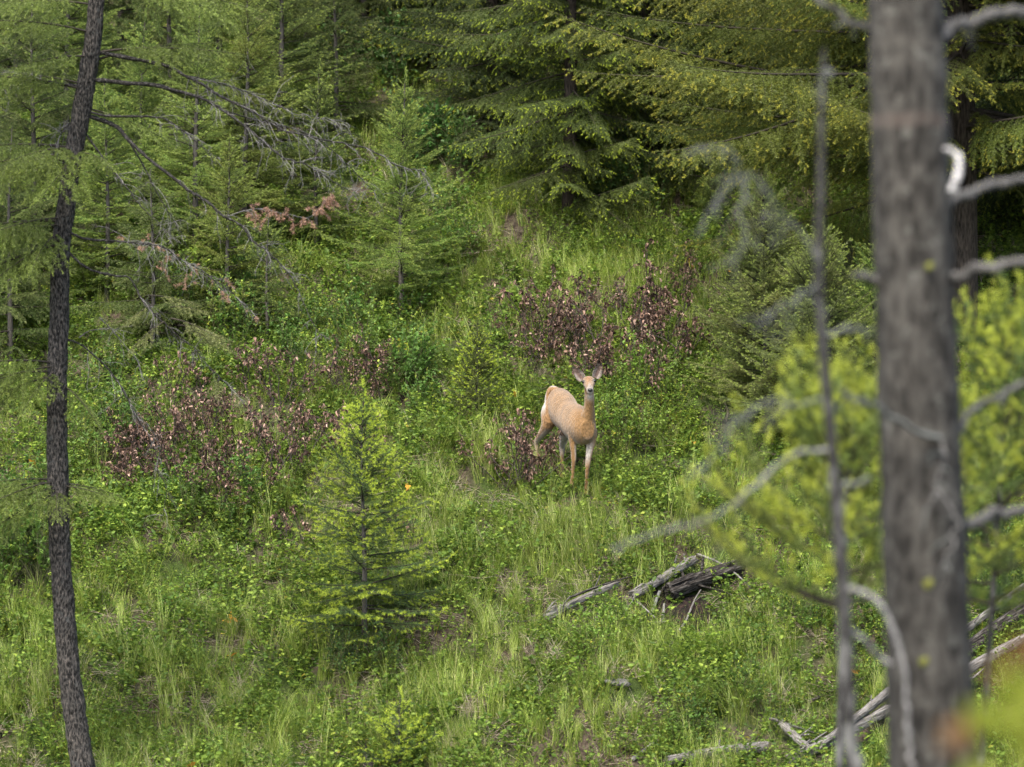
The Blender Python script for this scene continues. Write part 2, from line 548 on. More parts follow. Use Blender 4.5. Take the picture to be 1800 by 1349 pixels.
# ------------------------------------------------------------------ bough library (fir sprays with real-size needles)
def bough(name, L_, seed, droop=0.10, upturn=0.0, bare=0.08, width=0.42, needle=0.024, spacing=0.0042, nwidth=0.0032, shoots=0.7,
          step=None, shoot_len=0.035, flat=0.5, hang=0.12, sub=True, shoot_needle=0.013, stem_r=None, sub_shoots=0.6):
    rng = np.random.default_rng(seed)
    mb = MB()
    n = 14
    s = np.linspace(0, 1, n)
    wob = rng.uniform(-0.05, 0.05)
    ax = np.stack([s * L_, wob * L_ * np.sin(s * 3.0), -droop * L_ * s ** 1.6 + upturn * L_ * s ** 3], 1)
    r0 = stem_r or (0.004 + 0.0062 * L_)
    mb.tube(ax, np.linspace(r0, 0.0018, n), 4, 0, cap=False)
    step = step or (0.034 + 0.012 * L_)
    segs, tips, tips2 = [], [], []

    def at(t):
        f = t * (n - 1)
        i = min(int(f), n - 2)
        return ax[i] * (1 - (f - i)) + ax[i + 1] * (f - i), unit(ax[i + 1] - ax[i])

    # needles on the outer main axis
    for i in range(n - 1):
        if s[i] > max(bare, 0.35):
            segs.append((ax[i], ax[i + 1]))
    tips.append((ax[-1], unit(ax[-1] - ax[-2])))
    t = bare + rng.uniform(0, step / L_)
    side = 1
    while t < 0.985:
        p, d = at(t)
        l = width * L_ * (1 - t) ** 0.75 * rng.uniform(0.55, 1.15)
        l = max(l, 0.045) * (0.55 + 0.45 * min(1, (t - bare) / 0.15 + 0.2))
        lat = unit(np.array([-d[1], d[0], 0.0])) * side
        ang = math.radians(rng.uniform(42, 62))
        dr = unit(d * math.cos(ang) + lat * math.sin(ang) + np.array([0, 0, rng.uniform(-0.18, 0.10)]))
        k = max(3, int(l / 0.05))
        q = np.linspace(0, 1, k + 1)[:, None]
        pts = p + dr * l * q + np.array([0, 0, -hang]) * l * q ** 2 + d * 0.12 * l * q ** 2
        mb.tube(pts, np.linspace(0.0028 if l > 0.25 else 0.002, 0.001, k + 1), 3, 0, cap=False)
        for i in range(k):
            segs.append((pts[i], pts[i + 1]))
        tips.append((pts[-1], unit(pts[-1] - pts[-2])))
        if sub and l > 0.12:
            u = 0.22 + rng.uniform(0, 0.1)
            s2 = 1
            while u < 0.95:
                f = u * k
                i = min(int(f), k - 1)
                pp = pts[i] * (1 - (f - i)) + pts[i + 1] * (f - i)
                dd = unit(pts[i + 1] - pts[i])
                la = unit(np.array([-dd[1], dd[0], 0.0])) * s2
                a2 = math.radians(rng.uniform(38, 58))
                d2 = unit(dd * math.cos(a2) + la * math.sin(a2) + np.array([0, 0, rng.uniform(-0.3, 0.1)]))
                l2 = max(0.03, 0.36 * l * (1 - u) * rng.uniform(0.6, 1.2))
                e = pp + d2 * l2 + np.array([0, 0, -hang * 0.8 * l2])
                segs.append((pp, e))
                tips2.append((e, unit(e - pp)))
                u += rng.uniform(0.038, 0.055) / l
                s2 = -s2
        t += step / L_ * rng.uniform(0.6, 1.1)
        side = -side
    add_needles(mb, segs, spacing, needle, nwidth, 1, rng, flat=flat)
    ssegs = []
    for p, d, pr_ in [(p, d, shoots) for p, d in tips] + [(p, d, shoots * sub_shoots) for p, d in tips2]:
        if rng.random() < pr_:
            ssegs.append((p, p + d * shoot_len * rng.uniform(0.6, 1.2)))
    add_needles(mb, ssegs, shoot_len / 32, shoot_needle, nwidth * 1.2, 2, rng, fwd=0.8, flat=1.0, jitter=0.5)
    return mb.build(name, [M['twig'], M['needle'], M['shoot_pale']])


LIB = {}


def lib(kind, classes, nvar, **kw):
    LIB[kind] = []
    for L_ in classes:
        LIB[kind].append((L_, [bough(f'{kind}_bough', L_, hash((kind, L_, i)) % 9973 if False else int(L_ * 1000) + i * 77 + len(kind) * 13, **kw) for i in range(nvar)]))


lib('young', [0.18, 0.36, 0.65, 1.0], 4, droop=0.04, upturn=0.06, shoots=0.75, width=0.44, hang=0.10, spacing=0.0019, nwidth=0.0042, shoot_len=0.034, shoot_needle=0.015)
lib('lime', [0.16, 0.34, 0.6, 0.95], 4, droop=0.03, upturn=0.10, shoots=0.95, sub_shoots=0.22, width=0.40, hang=0.08, shoot_len=0.066, shoot_needle=0.029, spacing=0.0021, nwidth=0.0038)
lib('forest', [0.5, 0.9, 1.5, 2.3], 4, droop=0.16, upturn=0.08, shoots=0.55, width=0.40, hang=0.5, bare=0.08, spacing=0.0022, nwidth=0.0048, shoot_len=0.045, shoot_needle=0.017, flat=0.8)
lib('limb', [0.9, 1.6, 2.8, 4.2], 4, droop=0.14, upturn=0.12, shoots=0.6, width=0.32, hang=0.45, bare=0.14, needle=0.030, spacing=0.0024, nwidth=0.0052, shoot_len=0.05, shoot_needle=0.022)
lib('droopy', [0.5, 0.85, 1.4], 4, droop=0.28, upturn=0.0, shoots=0.35, width=0.46, hang=0.6, bare=0.15, needle=0.027, nwidth=0.0046, spacing=0.0023, flat=0.8)
lib('pine', [0.22, 0.40, 0.65, 0.95], 3, droop=0.0, upturn=0.30, shoots=0.9, width=0.34, hang=-0.30, bare=0.25, needle=0.05, nwidth=0.005, spacing=0.0034, flat=1.0,
    step=0.075, shoot_len=0.11, shoot_needle=0.04, sub_shoots=0.5)


def pick(kind, L_, rng):
    cl = LIB[kind]
    best = min(cl, key=lambda c: abs(math.log(c[0] / L_)))
    return best[1][rng.integers(len(best[1]))], L_ / best[0]


def conifer(name, base, height, radius, kind, col, shoot, label, cat='tree', group=None, h0=0.06, hmax=1.0, gap=0.16, per=5, elev=(28, -4), power=0.75,
            trunk_r=None, bark='young_bark', seed=0, colvar=0.18, sunk=0.12, tip=True, lean=(0, 0), azskip=None, wild=6.0, gaps=0.0):
    rng = np.random.default_rng(seed + 100)
    root = empty(name, base, label, cat, group)
    mb = MB()
    tr = trunk_r or (0.007 + 0.011 * height)
    n = 16
    s = np.linspace(0, 1, n)
    px = lean[0] * s + 0.012 * height * np.sin(s * 5 + seed) * s
    py = lean[1] * s
    pts = np.stack([px, py, -sunk + (height + sunk) * s], 1)
    mb.tube(pts, tr * (1 - s) ** 0.8 + 0.003, 10 if tr > 0.04 else 6, 0)
    link('trunk', mb.build('trunk', [M[bark]], True), root)
    h = h0 * height
    top = hmax * height
    count = 0
    k = 0
    while h < top - 0.02 and count < 300:
        u = (h / height - h0) / (1 - h0)
        L0 = radius * (1 - u) ** power * (0.75 + 0.25 * min(1, u / 0.08 + 0.3))
        nb = per if L0 > 0.12 else max(3, per - 2)
        a0 = rng.uniform(0, 6.28)
        for j in range(nb):
            az = a0 + j * 2 * math.pi / nb + rng.uniform(-0.35, 0.35)
            if rng.random() < gaps:
                continue
            if azskip and azskip(az % (2 * math.pi), u, rng):
                continue
            Lb = max(0.07, L0 * rng.uniform(0.62 - gaps, 1.14 + gaps * 0.6))
            e = math.radians(elev[1] + (elev[0] - elev[1]) * u + rng.normal() * wild)
            me, scl = pick(kind, Lb, rng)
            hh = h + rng.uniform(-0.4, 0.4) * gap
            hh = min(max(hh, 0.05), height - 0.02)
            f = np.clip((hh + sunk) / (height + sunk), 0, 1)
            loc = Vector((float(np.interp(f, s, px)), float(np.interp(f, s, py)), hh))
            m4 = Matrix.Translation(loc) @ Matrix.Rotation(az, 4, 'Z') @ Matrix.Rotation(-e, 4, 'Y') @ Matrix.Rotation(rng.normal() * (0.02 * wild), 4, 'X') @ Matrix.Diagonal((scl, scl, scl, 1))
            c = np.array(col) * (1 + rng.uniform(-colvar, colvar)) * np.array([1 + rng.uniform(-0.08, 0.08), 1, 1])
            o = link('branch', me, root, m4, tuple(c))
            if shoot != 'shoot_pale':
                o.material_slots[2].link = 'OBJECT'
                o.material_slots[2].material = M[shoot]
            count += 1
        h += gap * rng.uniform(0.75, 1.2) * (1.0 - 0.45 * u)
        k += 1
    if tip:
        me, scl = pick(kind, 0.12 + 0.03 * height, rng)
        o = link('branch', me, root, Matrix.Translation((px[-1], py[-1], height - 0.06)) @ Matrix.Rotation(-math.radians(86), 4, 'Y') @ Matrix.Diagonal((scl, scl, scl, 1)), col)
        if shoot != 'shoot_pale':
            o.material_slots[2].link = 'OBJECT'
            o.material_slots[2].material = M[shoot]
    return root


# ------------------------------------------------------------------ conifers on the slope
def on_slope(px, Y):
    x = (px - 900) / F * Y
    return Vector((x, Y, H(x, Y)))


YOUNG = (0.150, 0.222, 0.044)
LIGHT = (0.19, 0.262, 0.056)
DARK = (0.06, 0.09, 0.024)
OLIVE = (0.118, 0.145, 0.026)
LIMEC = (0.095, 0.145, 0.042)


def top_height(base, py_top):
    return (674.5 - py_top) / F * base.y - base.z


b = hit(640, 1135)
conifer('young_fir', b, top_height(b, 706), 1.0, 'lime', LIMEC, 'shoot_lime', 'small fir with bright lime shoot tips standing alone in the grass',
        gap=0.16, per=6, elev=(42, -3), power=0.70, seed=1, h0=0.08, wild=8, gaps=0.03)
b = on_slope(702, 35.0)
conifer('fir_seedling', b, top_height(b, 1232), 0.46, 'lime', LIMEC, 'shoot_lime', 'knee high fir seedling with lime tips in grass below the lone small fir', gap=0.10, per=5, elev=(45, 10), seed=2, wild=12, gaps=0.2)
b = hit(706, 575)
conifer('young_fir', b, top_height(b, 146), 1.02, 'young', (0.175, 0.25, 0.05), 'shoot_pale', 'slender young fir with bare grey stem, uphill of the lone lime tipped fir',
        gap=0.15, per=5, elev=(48, 6), power=0.7, seed=3, h0=0.16)
b = hit(838, 745)
conifer('fir_seedling', b, top_height(b, 568), 0.48, 'young', (0.12, 0.15, 0.04), 'shoot_lime', 'short yellowish fir seedling just uphill and left of the deer rump', gap=0.075, per=6, elev=(50, 20), seed=4)
# soft firs right of the clearing
SOFT = [(1345, 742, 318, 1.2, 'soft grey green young fir beside the dead brown shrubs behind the deer', 0.12),
        (1440, 800, 410, 1.25, 'bushy grey green fir partly behind the thin dead sapling', 0.12),
        (1250, 400, 300, 0.4, 'small pale fir seedling under the olive boughs at the clearing edge', 0.09),
        (1545, 760, 430, 1.2, 'low young fir directly behind the big grey trunk', 0.13)]
for i, (px, pyb, pyt, r, lab, gp) in enumerate(SOFT):
    b = hit(px, pyb)
    conifer('young_fir', b, top_height(b, pyt), r, 'young', [(0.175, 0.205, 0.062), (0.15, 0.18, 0.055), LIGHT, YOUNG][i], 'shoot_pale', lab, gap=gp, per=6, elev=(48, 14), power=0.62, seed=20 + i)
# young firs upslope on the left
LEFTY = [(250, 46.0, 2.9, 1.0, 'young'), (345, 45.0, 3.3, 1.05, 'young'), (432, 46.3, 3.4, 1.05, 'young'), (492, 48.2, 3.9, 1.2, 'young'), (188, 44.6, 2.7, 1.0, 'young'),
         (60, 45.6, 3.6, 1.25, 'forest'), (18, 43.4, 2.8, 1.1, 'forest'), (556, 46.4, 2.3, 0.8, 'young'), (118, 48.2, 3.8, 1.2, 'young'), (385, 49.8, 4.2, 1.25, 'young'),
         (268, 43.4, 2.3, 0.95, 'forest'), (590, 49.2, 3.0, 1.0, 'forest'), (300, 48.6, 4.0, 1.2, 'forest'), (-60, 44.5, 3.5, 1.3, 'forest'), (400, 43.9, 2.2, 0.85, 'young'),
         (640, 51.5, 4.0, 1.3, 'forest'), (540, 51.8, 4.2, 1.3, 'forest'), (210, 51, 4.5, 1.4, 'forest'), (30, 50.5, 5, 1.5, 'forest'), (470, 43.6, 1.5, 0.6, 'young')]
LLAB = ['young fir straight above the dead brown shrub patch, behind the long bare limbs', 'tall slim young fir behind the middle of the long bare limbs',
        'young fir seen through the tips of the long bare limbs', 'tall young fir with a thin grey stem high above the bare limb tips', 'young fir close right of the leaning dark trunk',
        'bushy fir behind the leaning dark trunk on its left side', 'low dark fir at the foot of the slope left of the leaning trunk', 'small fir in the gap above the bare limb tips',
        'young fir high behind the top of the leaning dark trunk', 'pale young fir high up beside the dark shaded hollow', 'dark low fir beside the drooping green tuft on the dead limb',
        'dim fir at the left edge of the shaded hollow', 'tall dim fir behind the row of young firs on the left', 'dark fir at the left border behind drooping boughs',
        'small fir under the brown needled twig', 'dark fir high in the shaded hollow', 'dim fir just left of the shaded hollow top', 'dim fir at the top behind the upper bare limb',
        'dim fir at the upper left corner', 'waist high fir under the bare limb tips']
for i, (px, Y, h, r, kd) in enumerate(LEFTY):
    b = on_slope(px, Y)
    c = [YOUNG, LIGHT, (0.16, 0.20, 0.04), (0.115, 0.165, 0.04)][i % 4] if kd == 'young' else [(0.11, 0.15, 0.036), (0.09, 0.125, 0.03)][i % 2]  # forest firs: background shade put into darker needle colours
    conifer('young_fir' if h < 4.1 else 'fir_tree', b, h, r, kd, c, 'shoot_pale' if kd == 'young' else 'shoot_dull', LLAB[i],
            gap=0.17 if kd == 'young' else 0.19, per=5, elev=(45, 0), power=0.65, seed=40 + i, h0=0.08)
# dark firs at the top of the clearing
BIG = [(1000, 46.9, 9.0, 1.75, 0.62, 'dark fir with bright tipped tiers of boughs at the top of the clearing'),
       (1135, 48.2, 9.5, 1.9, 0.60, 'dark fir close behind the tiered fir, its trunk in deep shade'),
       (868, 49.2, 9.0, 1.7, 0.55, 'shaded fir left of the tiered fir above the leafy hollow'),
       (760, 52.0, 9.0, 1.9, 0.5, 'black shaded fir at the top above the slender young fir'),
       (1290, 50.5, 9.0, 2.0, 0.6, 'dark fir hidden behind the olive boughs'),
       (1010, 53.0, 10, 2.2, 0.5, 'black fir deep behind the tiered fir'),
       (660, 55.5, 10, 2.2, 0.5, 'far fir above the shaded hollow'),
       (1500, 49.5, 9.0, 2.0, 0.6, 'dark fir behind the upper part of the thin dead sapling'),
       (1830, 47.0, 9.0, 2.2, 0.62, 'dark fir at the right border beyond the big grey trunk')]
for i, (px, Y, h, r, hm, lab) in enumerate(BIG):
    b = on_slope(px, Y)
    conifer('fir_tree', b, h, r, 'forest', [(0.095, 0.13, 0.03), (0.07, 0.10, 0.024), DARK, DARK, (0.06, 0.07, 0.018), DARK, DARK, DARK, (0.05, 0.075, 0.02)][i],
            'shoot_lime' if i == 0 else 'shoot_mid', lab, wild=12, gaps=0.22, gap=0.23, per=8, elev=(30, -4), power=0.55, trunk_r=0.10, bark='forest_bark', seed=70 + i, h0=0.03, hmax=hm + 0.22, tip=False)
# big olive fir: trunk right behind the near trunk, long limbs to both sides
b = on_slope(1690, 43.6)
conifer('fir_tree', b, 13.0, 4.5, 'limb', OLIVE, 'shoot_olive', 'large olive green fir with long limbs, its black trunk right of the big grey trunk', gap=0.24, per=8, elev=(24, 2), power=0.5, wild=12, gaps=0.2,
        trunk_r=0.20, bark='forest_bark', seed=90, h0=0.145, hmax=0.55, tip=False, azskip=lambda a, u, rng: (1.05 < a < 2.1) and rng.random() < 0.5)

# ------------------------------------------------------------------ leafy shrubs (snowberry and the like)
def add_leaves(mb, base, dr, size, m, rng, wid=0.62, fold=0.35, hang=0.0):
    n = len(base)
    dr = unit(np.asarray(dr) + np.array([0, 0, -hang]))
    up = unit(np.array([0, 0, 1.0]) + rng.normal(size=(n, 3)) * 0.45)
    lat = unit(np.cross(dr, up))
    nn = np.cross(lat, dr)
    s = (size * rng.uniform(0.6, 1.25, n))[:, None]
    base = np.asarray(base)
    w = wid * 0.5 * s
    v = np.stack([base, base + dr * s * 0.33 + lat * w + nn * w * fold, base + dr * s * 0.72 + lat * w * 0.75 + nn * w * fold * 0.6, base + dr * s - nn * s * 0.12,
                  base + dr * s * 0.72 - lat * w * 0.75 + nn * w * fold * 0.6, base + dr * s * 0.33 - lat * w + nn * w * fold], 1).reshape(-1, 3)
    k = np.arange(n)[:, None] * 6
    mb.add(v, np.concatenate([k + np.array([[0, 1, 2, 3]]), k + np.array([[0, 3, 4, 5]])]), m)


def stem_path(p0, d, L_, rng, n=7, curve=0.25):
    pts = [np.array(p0, float)]
    d = unit(np.array(d, float))
    for i in range(n - 1):
        d = unit(d + rng.normal(size=3) * curve * 0.35 + np.array([0, 0, 0.03]))
        pts.append(pts[-1] + d * L_ / (n - 1))
    return np.array(pts)


def shrub_mesh(name, seed, h=0.6, spread=0.4, stems=11, leaf=0.034, twigs=6, lpt=7, tipfrac=0.2):
    rng = np.random.default_rng(seed)
    st, lv = MB(), MB()
    for i in range(stems):
        a = rng.uniform(0, 6.28)
        out_ = rng.uniform(0.1, 1.0)
        d = np.array([math.cos(a) * out_ * spread / h * 1.1, math.sin(a) * out_ * spread / h * 1.1, 1.0])
        L_ = h * rng.uniform(0.65, 1.15)
        pts = stem_path((rng.uniform(-0.05, 0.05), rng.uniform(-0.05, 0.05), -0.05), d, L_, rng)
        st.tube(pts, np.linspace(0.004, 0.0015, len(pts)), 3, 0, cap=False)
        for k in range(twigs):
            t = rng.uniform(0.3, 1.0)
            f = t * (len(pts) - 1)
            q = min(int(f), len(pts) - 2)
            p = pts[q] * (1 - (f - q)) + pts[q + 1] * (f - q)
            dd = unit(pts[q + 1] - pts[q])
            td = unit(dd * 0.7 + rng.normal(size=3) * 0.55)
            tl = h * rng.uniform(0.12, 0.32)
            tp = stem_path(p, td, tl, rng, 4)
            st.tube(tp, np.linspace(0.0018, 0.0008, 4), 3, 0, cap=False)
            ti = rng.uniform(0.15, 1, lpt)
            ff = ti * 3
            qi = np.minimum(ff.astype(int), 2)
            base = tp[qi] * (1 - (ff - qi))[:, None] + tp[qi + 1] * (ff - qi)[:, None]
            ld = td + rng.normal(size=(lpt, 3)) * np.array([0.8, 0.8, 0.35])
            young = rng.random() < tipfrac * (t + 0.2)
            add_leaves(lv, base, ld, leaf * (0.8 if young else 1.0), 1 if young else 0, rng)
    return st.build('stems', [M['green_stem']]), lv.build('foliage', [M['leaf'], M['leaf_tip']])


SHRUBS = [shrub_mesh('shrub', 200 + i, h=[0.55, 0.7, 0.45, 0.6, 0.8][i], spread=[0.42, 0.4, 0.45, 0.35, 0.5][i], stems=[11, 13, 10, 9, 15][i], leaf=[0.034, 0.040, 0.030, 0.038, 0.05][i],
                     tipfrac=[0.25, 0.15, 0.4, 0.1, 0.1][i]) for i in range(5)]


def shrub(p, scale, var, col, label, group, cat='shrub', seed=0):
    r = random.Random(seed * 31 + int(abs(p.x) * 997) + var)
    root = empty('leafy_shrub', p, label, cat, group, r.uniform(0, 6.28))
    root.scale = (scale, scale, scale * r.uniform(0.85, 1.15))
    s, f = SHRUBS[var]
    link('stems', s, root)
    k = r.uniform(0.8, 1.2)
    link('foliage', f, root, None, (col[0] * k * r.uniform(0.88, 1.15), col[1] * k, col[2] * k))
    return root


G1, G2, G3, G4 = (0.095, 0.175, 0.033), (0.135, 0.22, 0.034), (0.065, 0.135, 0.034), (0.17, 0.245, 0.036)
# (cx, cy, rx, ry, count, variants, colour, scale range, label, group)
PATCH = [
    (1130, 760, 80, 75, 20, (0, 1, 2, 3), G2, (0.55, 0.85), 'bright green leafy shrub crowding the slope right of the deer', 'shrubs right of the deer'),
    (1075, 835, 70, 40, 9, (0, 2), G4, (0.4, 0.65), 'low yellow green shrub below the shrubs right of the deer', 'low shrubs right of the deer hooves'),
    (640, 610, 95, 60, 15, (0, 1, 3), G1, (0.7, 1.05), 'leafy green shrub around the foot of the slender young fir', 'shrubs at the slender fir'),
    (700, 720, 80, 50, 11, (1, 3, 4), G1, (0.6, 0.9), 'leafy green shrub between the slender fir and the lone lime tipped fir', 'shrubs above the lime tipped fir'),
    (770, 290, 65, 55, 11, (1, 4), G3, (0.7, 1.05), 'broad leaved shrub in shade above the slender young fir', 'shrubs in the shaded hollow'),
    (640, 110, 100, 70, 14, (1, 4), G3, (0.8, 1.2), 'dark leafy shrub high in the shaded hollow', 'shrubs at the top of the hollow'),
    (760, 420, 70, 60, 10, (0, 3), G1, (0.6, 0.9), 'leafy shrub right beside the slender young fir', 'shrubs right of the slender fir'),
    (1085, 1150, 75, 36, 15, (0, 2), G2, (0.55, 0.8), 'green leafy shrub growing over the fallen silver log', 'shrubs over the fallen log'),
    (1255, 1000, 60, 45, 6, (0, 2), G2, (0.4, 0.6), 'small green shrub beside the rotten log end', 'shrubs by the rotten log'),
    (390, 890, 130, 50, 17, (0, 1, 3), G1, (0.55, 0.85), 'leafy green shrub at the lower edge of the dead brown shrub patch', 'shrubs below the dead shrub patch'),
    (50, 970, 90, 100, 16, (1, 3, 4), G1, (0.65, 1.0), 'leafy green shrub at the foot of the slope left of the leaning dark trunk', 'shrubs left of the leaning trunk'),
    (170, 760, 110, 70, 15, (0, 1, 3), G1, (0.6, 0.95), 'leafy green shrub around the middle of the leaning dark trunk', 'shrubs behind the leaning trunk'),
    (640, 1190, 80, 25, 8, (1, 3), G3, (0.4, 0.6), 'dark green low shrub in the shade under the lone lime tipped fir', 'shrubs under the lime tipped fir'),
    (1000, 450, 130, 45, 15, (0, 2, 3), G2, (0.45, 0.7), 'light green low shrub in the clearing below the tiered dark fir', 'shrubs in the upper clearing'),
    (1180, 470, 80, 50, 10, (0, 2), G2, (0.45, 0.7), 'light green shrub in the clearing beside the soft grey green firs', 'shrubs beside the soft firs'),
    (860, 640, 40, 60, 8, (0, 2, 3), G2, (0.5, 0.75), 'green shrub between the yellowish seedling and the deer', 'shrubs left of the deer'),
    (1350, 1130, 90, 60, 12, (0, 1, 2), G1, (0.4, 0.65), 'low leafy shrub on the bare soil left of the big grey trunk', 'shrubs left of the big trunk'),
    (1270, 1290, 110, 45, 12, (0, 1, 2), G1, (0.4, 0.6), 'low leafy shrub behind the lowest fallen pole', 'shrubs by the lowest pole'),
    (1520, 1180, 60, 80, 8, (0, 2), G1, (0.45, 0.7), 'leafy shrub seen between the thin dead sapling and the big grey trunk', 'shrubs behind the sapling'),
    (1740, 1000, 60, 90, 9, (1, 3), G1, (0.6, 0.9), 'leafy shrub right of the big grey trunk above the stacked logs', 'shrubs right of the big trunk'),
    (1730, 330, 50, 60, 8, (1, 4), G2, (0.8, 1.1), 'sunlit leafy shrub right of the black olive fir trunk', 'shrubs right of the black trunk'),
    (420, 620, 130, 60, 15, (0, 1, 3), G1, (0.6, 0.95), 'leafy green shrub along the upper edge of the dead brown shrub patch', 'shrubs above the dead shrub patch'),
    (100, 60, 100, 50, 9, (1, 4), G2, (0.7, 1.0), 'leafy shrub near the top of the slope behind the leaning dark trunk', 'shrubs at the upper left'),
    (300, 1040, 160, 60, 10, (0, 2), G2, (0.35, 0.55), 'low yellow green shrub in the grass right of the leaning dark trunk', 'low shrubs in the lower left grass'),
    (400, 810, 190, 90, 11, (0, 2, 3), G1, (0.4, 0.6), 'green shrub among the dead brown shrubs', 'green shrubs among the dead shrubs'),
    (1080, 690, 130, 30, 6, (0, 2), G2, (0.4, 0.6), 'green shrub among the dead shrubs behind the deer', 'green shrubs in the thicket behind the deer'),
    (300, 500, 160, 80, 16, (1, 3, 4), G2, (0.7, 1.1), 'green shrub under the bare dead limbs', 'green shrubs under the bare limbs'),
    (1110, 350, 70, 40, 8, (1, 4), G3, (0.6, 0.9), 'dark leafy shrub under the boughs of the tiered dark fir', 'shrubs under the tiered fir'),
]
ORD = ['first', 'second', 'third', 'fourth', 'fifth', 'sixth', 'seventh', 'eighth', 'ninth', 'tenth', 'eleventh', 'twelfth', 'thirteenth', 'fourteenth']


def name_each(objs, phrase):
    """label every member of a clump by its row and its order along the slope, as seen from the clearing"""
    q = [(900 + o.location.x / o.location.y * F, 674.5 - o.location.z / o.location.y * F, o) for o in objs]
    q.sort(key=lambda e: e[1])
    nrow = 1 if len(q) < 5 else 2 if len(q) < 12 else 3
    rows = [r.tolist() for r in np.array_split(np.arange(len(q)), nrow)]
    names = {1: [''], 2: ['upper row of ', 'lower row of '], 3: ['upper row of ', 'middle row of ', 'lower row of ']}[nrow]
    for r, nm in zip(rows, names):
        mem = sorted([q[t] for t in r], key=lambda e: e[0])
        for t, e in enumerate(mem):
            pos = 'leftmost' if t == 0 else 'rightmost' if t == len(mem) - 1 else ORD[t] + ' from left'
            e[2]['label'] = f'{pos} in {nm}{phrase}' if nm else f'{pos} of {phrase}'


PHR = ['bright green shrubs right of the deer', 'low yellow green shrubs right of deer hooves', 'green shrubs around the slender young fir', 'green shrubs above the lime tipped fir',
       'shaded broad leaved shrubs above slender fir', 'dark shrubs high in the shaded hollow', 'shrubs right beside the slender fir', 'shrubs growing over the fallen silver log', 'small shrubs beside the rotten log',
       'green shrubs below the dead brown patch', 'green shrubs left of the leaning trunk', 'green shrubs behind the leaning trunk', 'dark shrubs under the lone lime fir', 'light green shrubs below the tiered fir',
       'light green shrubs beside soft grey firs', 'green shrubs just left of the deer', 'low shrubs left of the big trunk', 'low shrubs behind the lowest pole', 'shrubs between dead sapling and big trunk',
       'shrubs above the stacked weathered logs', 'sunlit shrubs right of the black trunk', 'green shrubs above the dead brown patch', 'upper shrubs behind the leaning trunk top', 'low shrubs in grass right of leaning trunk',
       'green shrubs among the dead brown patch', 'green shrubs in thicket behind the deer', 'green shrubs under the bare dead limbs', 'dark shrubs under the tiered fir boughs']
for k, (cx, cy, rx, ry, n, vs, col, sr, lab, grp) in enumerate(PATCH):
    r = random.Random(500 + k)
    mem = []
    for i in range(max(3, int(n * 0.86))):
        a, q = r.uniform(0, 6.28), math.sqrt(r.random())
        p = hit(cx + rx * q * math.cos(a), cy + ry * q * math.sin(a))
        mem.append(shrub(p, r.uniform(*sr) * 1.25, r.choice(vs), col, lab, grp, seed=k * 50 + i))
    name_each(mem, PHR[k])

# ------------------------------------------------------------------ dead brown-leaved shrubs
def dead_mesh(seed, h=0.95, spread=0.55, stems=11, leaves=7):
    rng = np.random.default_rng(seed)
    st, lv = MB(), MB()

    def cluster(p, d, n):
        base = p + rng.normal(size=(n, 3)) * 0.014 - d * rng.uniform(0, 0.09, n)[:, None]
        ld = rng.normal(size=(n, 3)) * 0.7 + np.array([0, 0, -0.65])
        add_leaves(lv, base, ld, 0.056 * rng.uniform(0.6, 1.25), 0, rng, wid=rng.uniform(0.35, 0.6), fold=1.1)

    for i in range(stems):
        a = rng.uniform(0, 6.28)
        o_ = rng.uniform(0.15, 1.0)
        d = np.array([math.cos(a) * o_ * spread / h * 1.2, math.sin(a) * o_ * spread / h * 1.2, 1.0])
        L_ = h * rng.uniform(0.6, 1.12)
        pts = stem_path((rng.uniform(-0.06, 0.06), rng.uniform(-0.06, 0.06), -0.06), d, L_, rng, 9, 0.4)
        st.tube(pts, np.linspace(0.0095, 0.0032, len(pts)), 4, 0, cap=False)
        cluster(pts[-1], unit(pts[-1] - pts[-2]), leaves + 2)
        for k in range(rng.integers(2, 5)):
            t = rng.uniform(0.5, 0.97)
            f = t * (len(pts) - 1)
            q = min(int(f), len(pts) - 2)
            p = pts[q] * (1 - (f - q)) + pts[q + 1] * (f - q)
            td = unit(unit(pts[q + 1] - pts[q]) * 0.8 + rng.normal(size=3) * 0.5 + np.array([0, 0, 0.25]))
            tp = stem_path(p, td, h * rng.uniform(0.15, 0.36), rng, 5, 0.4)
            st.tube(tp, np.linspace(0.005, 0.0022, 5), 3, 0, cap=False)
            cluster(tp[-1], unit(tp[-1] - tp[-2]), leaves)
            if rng.random() < 0.4:
                cluster(tp[2], unit(tp[2] - tp[1]), max(3, leaves // 2))
    return st.build('stems', [M['shrub_stem']]), lv.build('dead_leaves', [M['brown_leaf']])


DEADS = [dead_mesh(300 + i, h=[0.95, 0.8, 1.05, 0.7][i], spread=[0.75, 0.7, 0.75, 0.6][i], stems=[8, 7, 9, 6][i]) for i in range(4)]


def dead_shrub(p, scale, var, label, group=None, rz=None):
    root = empty('dead_shrub', p, label, 'shrub', group, random.uniform(0, 6.28) if rz is None else rz)
    root.scale = (scale,) * 3
    s, f = DEADS[var]
    link('stems', s, root)
    link('dead_leaves', f, root)
    return root


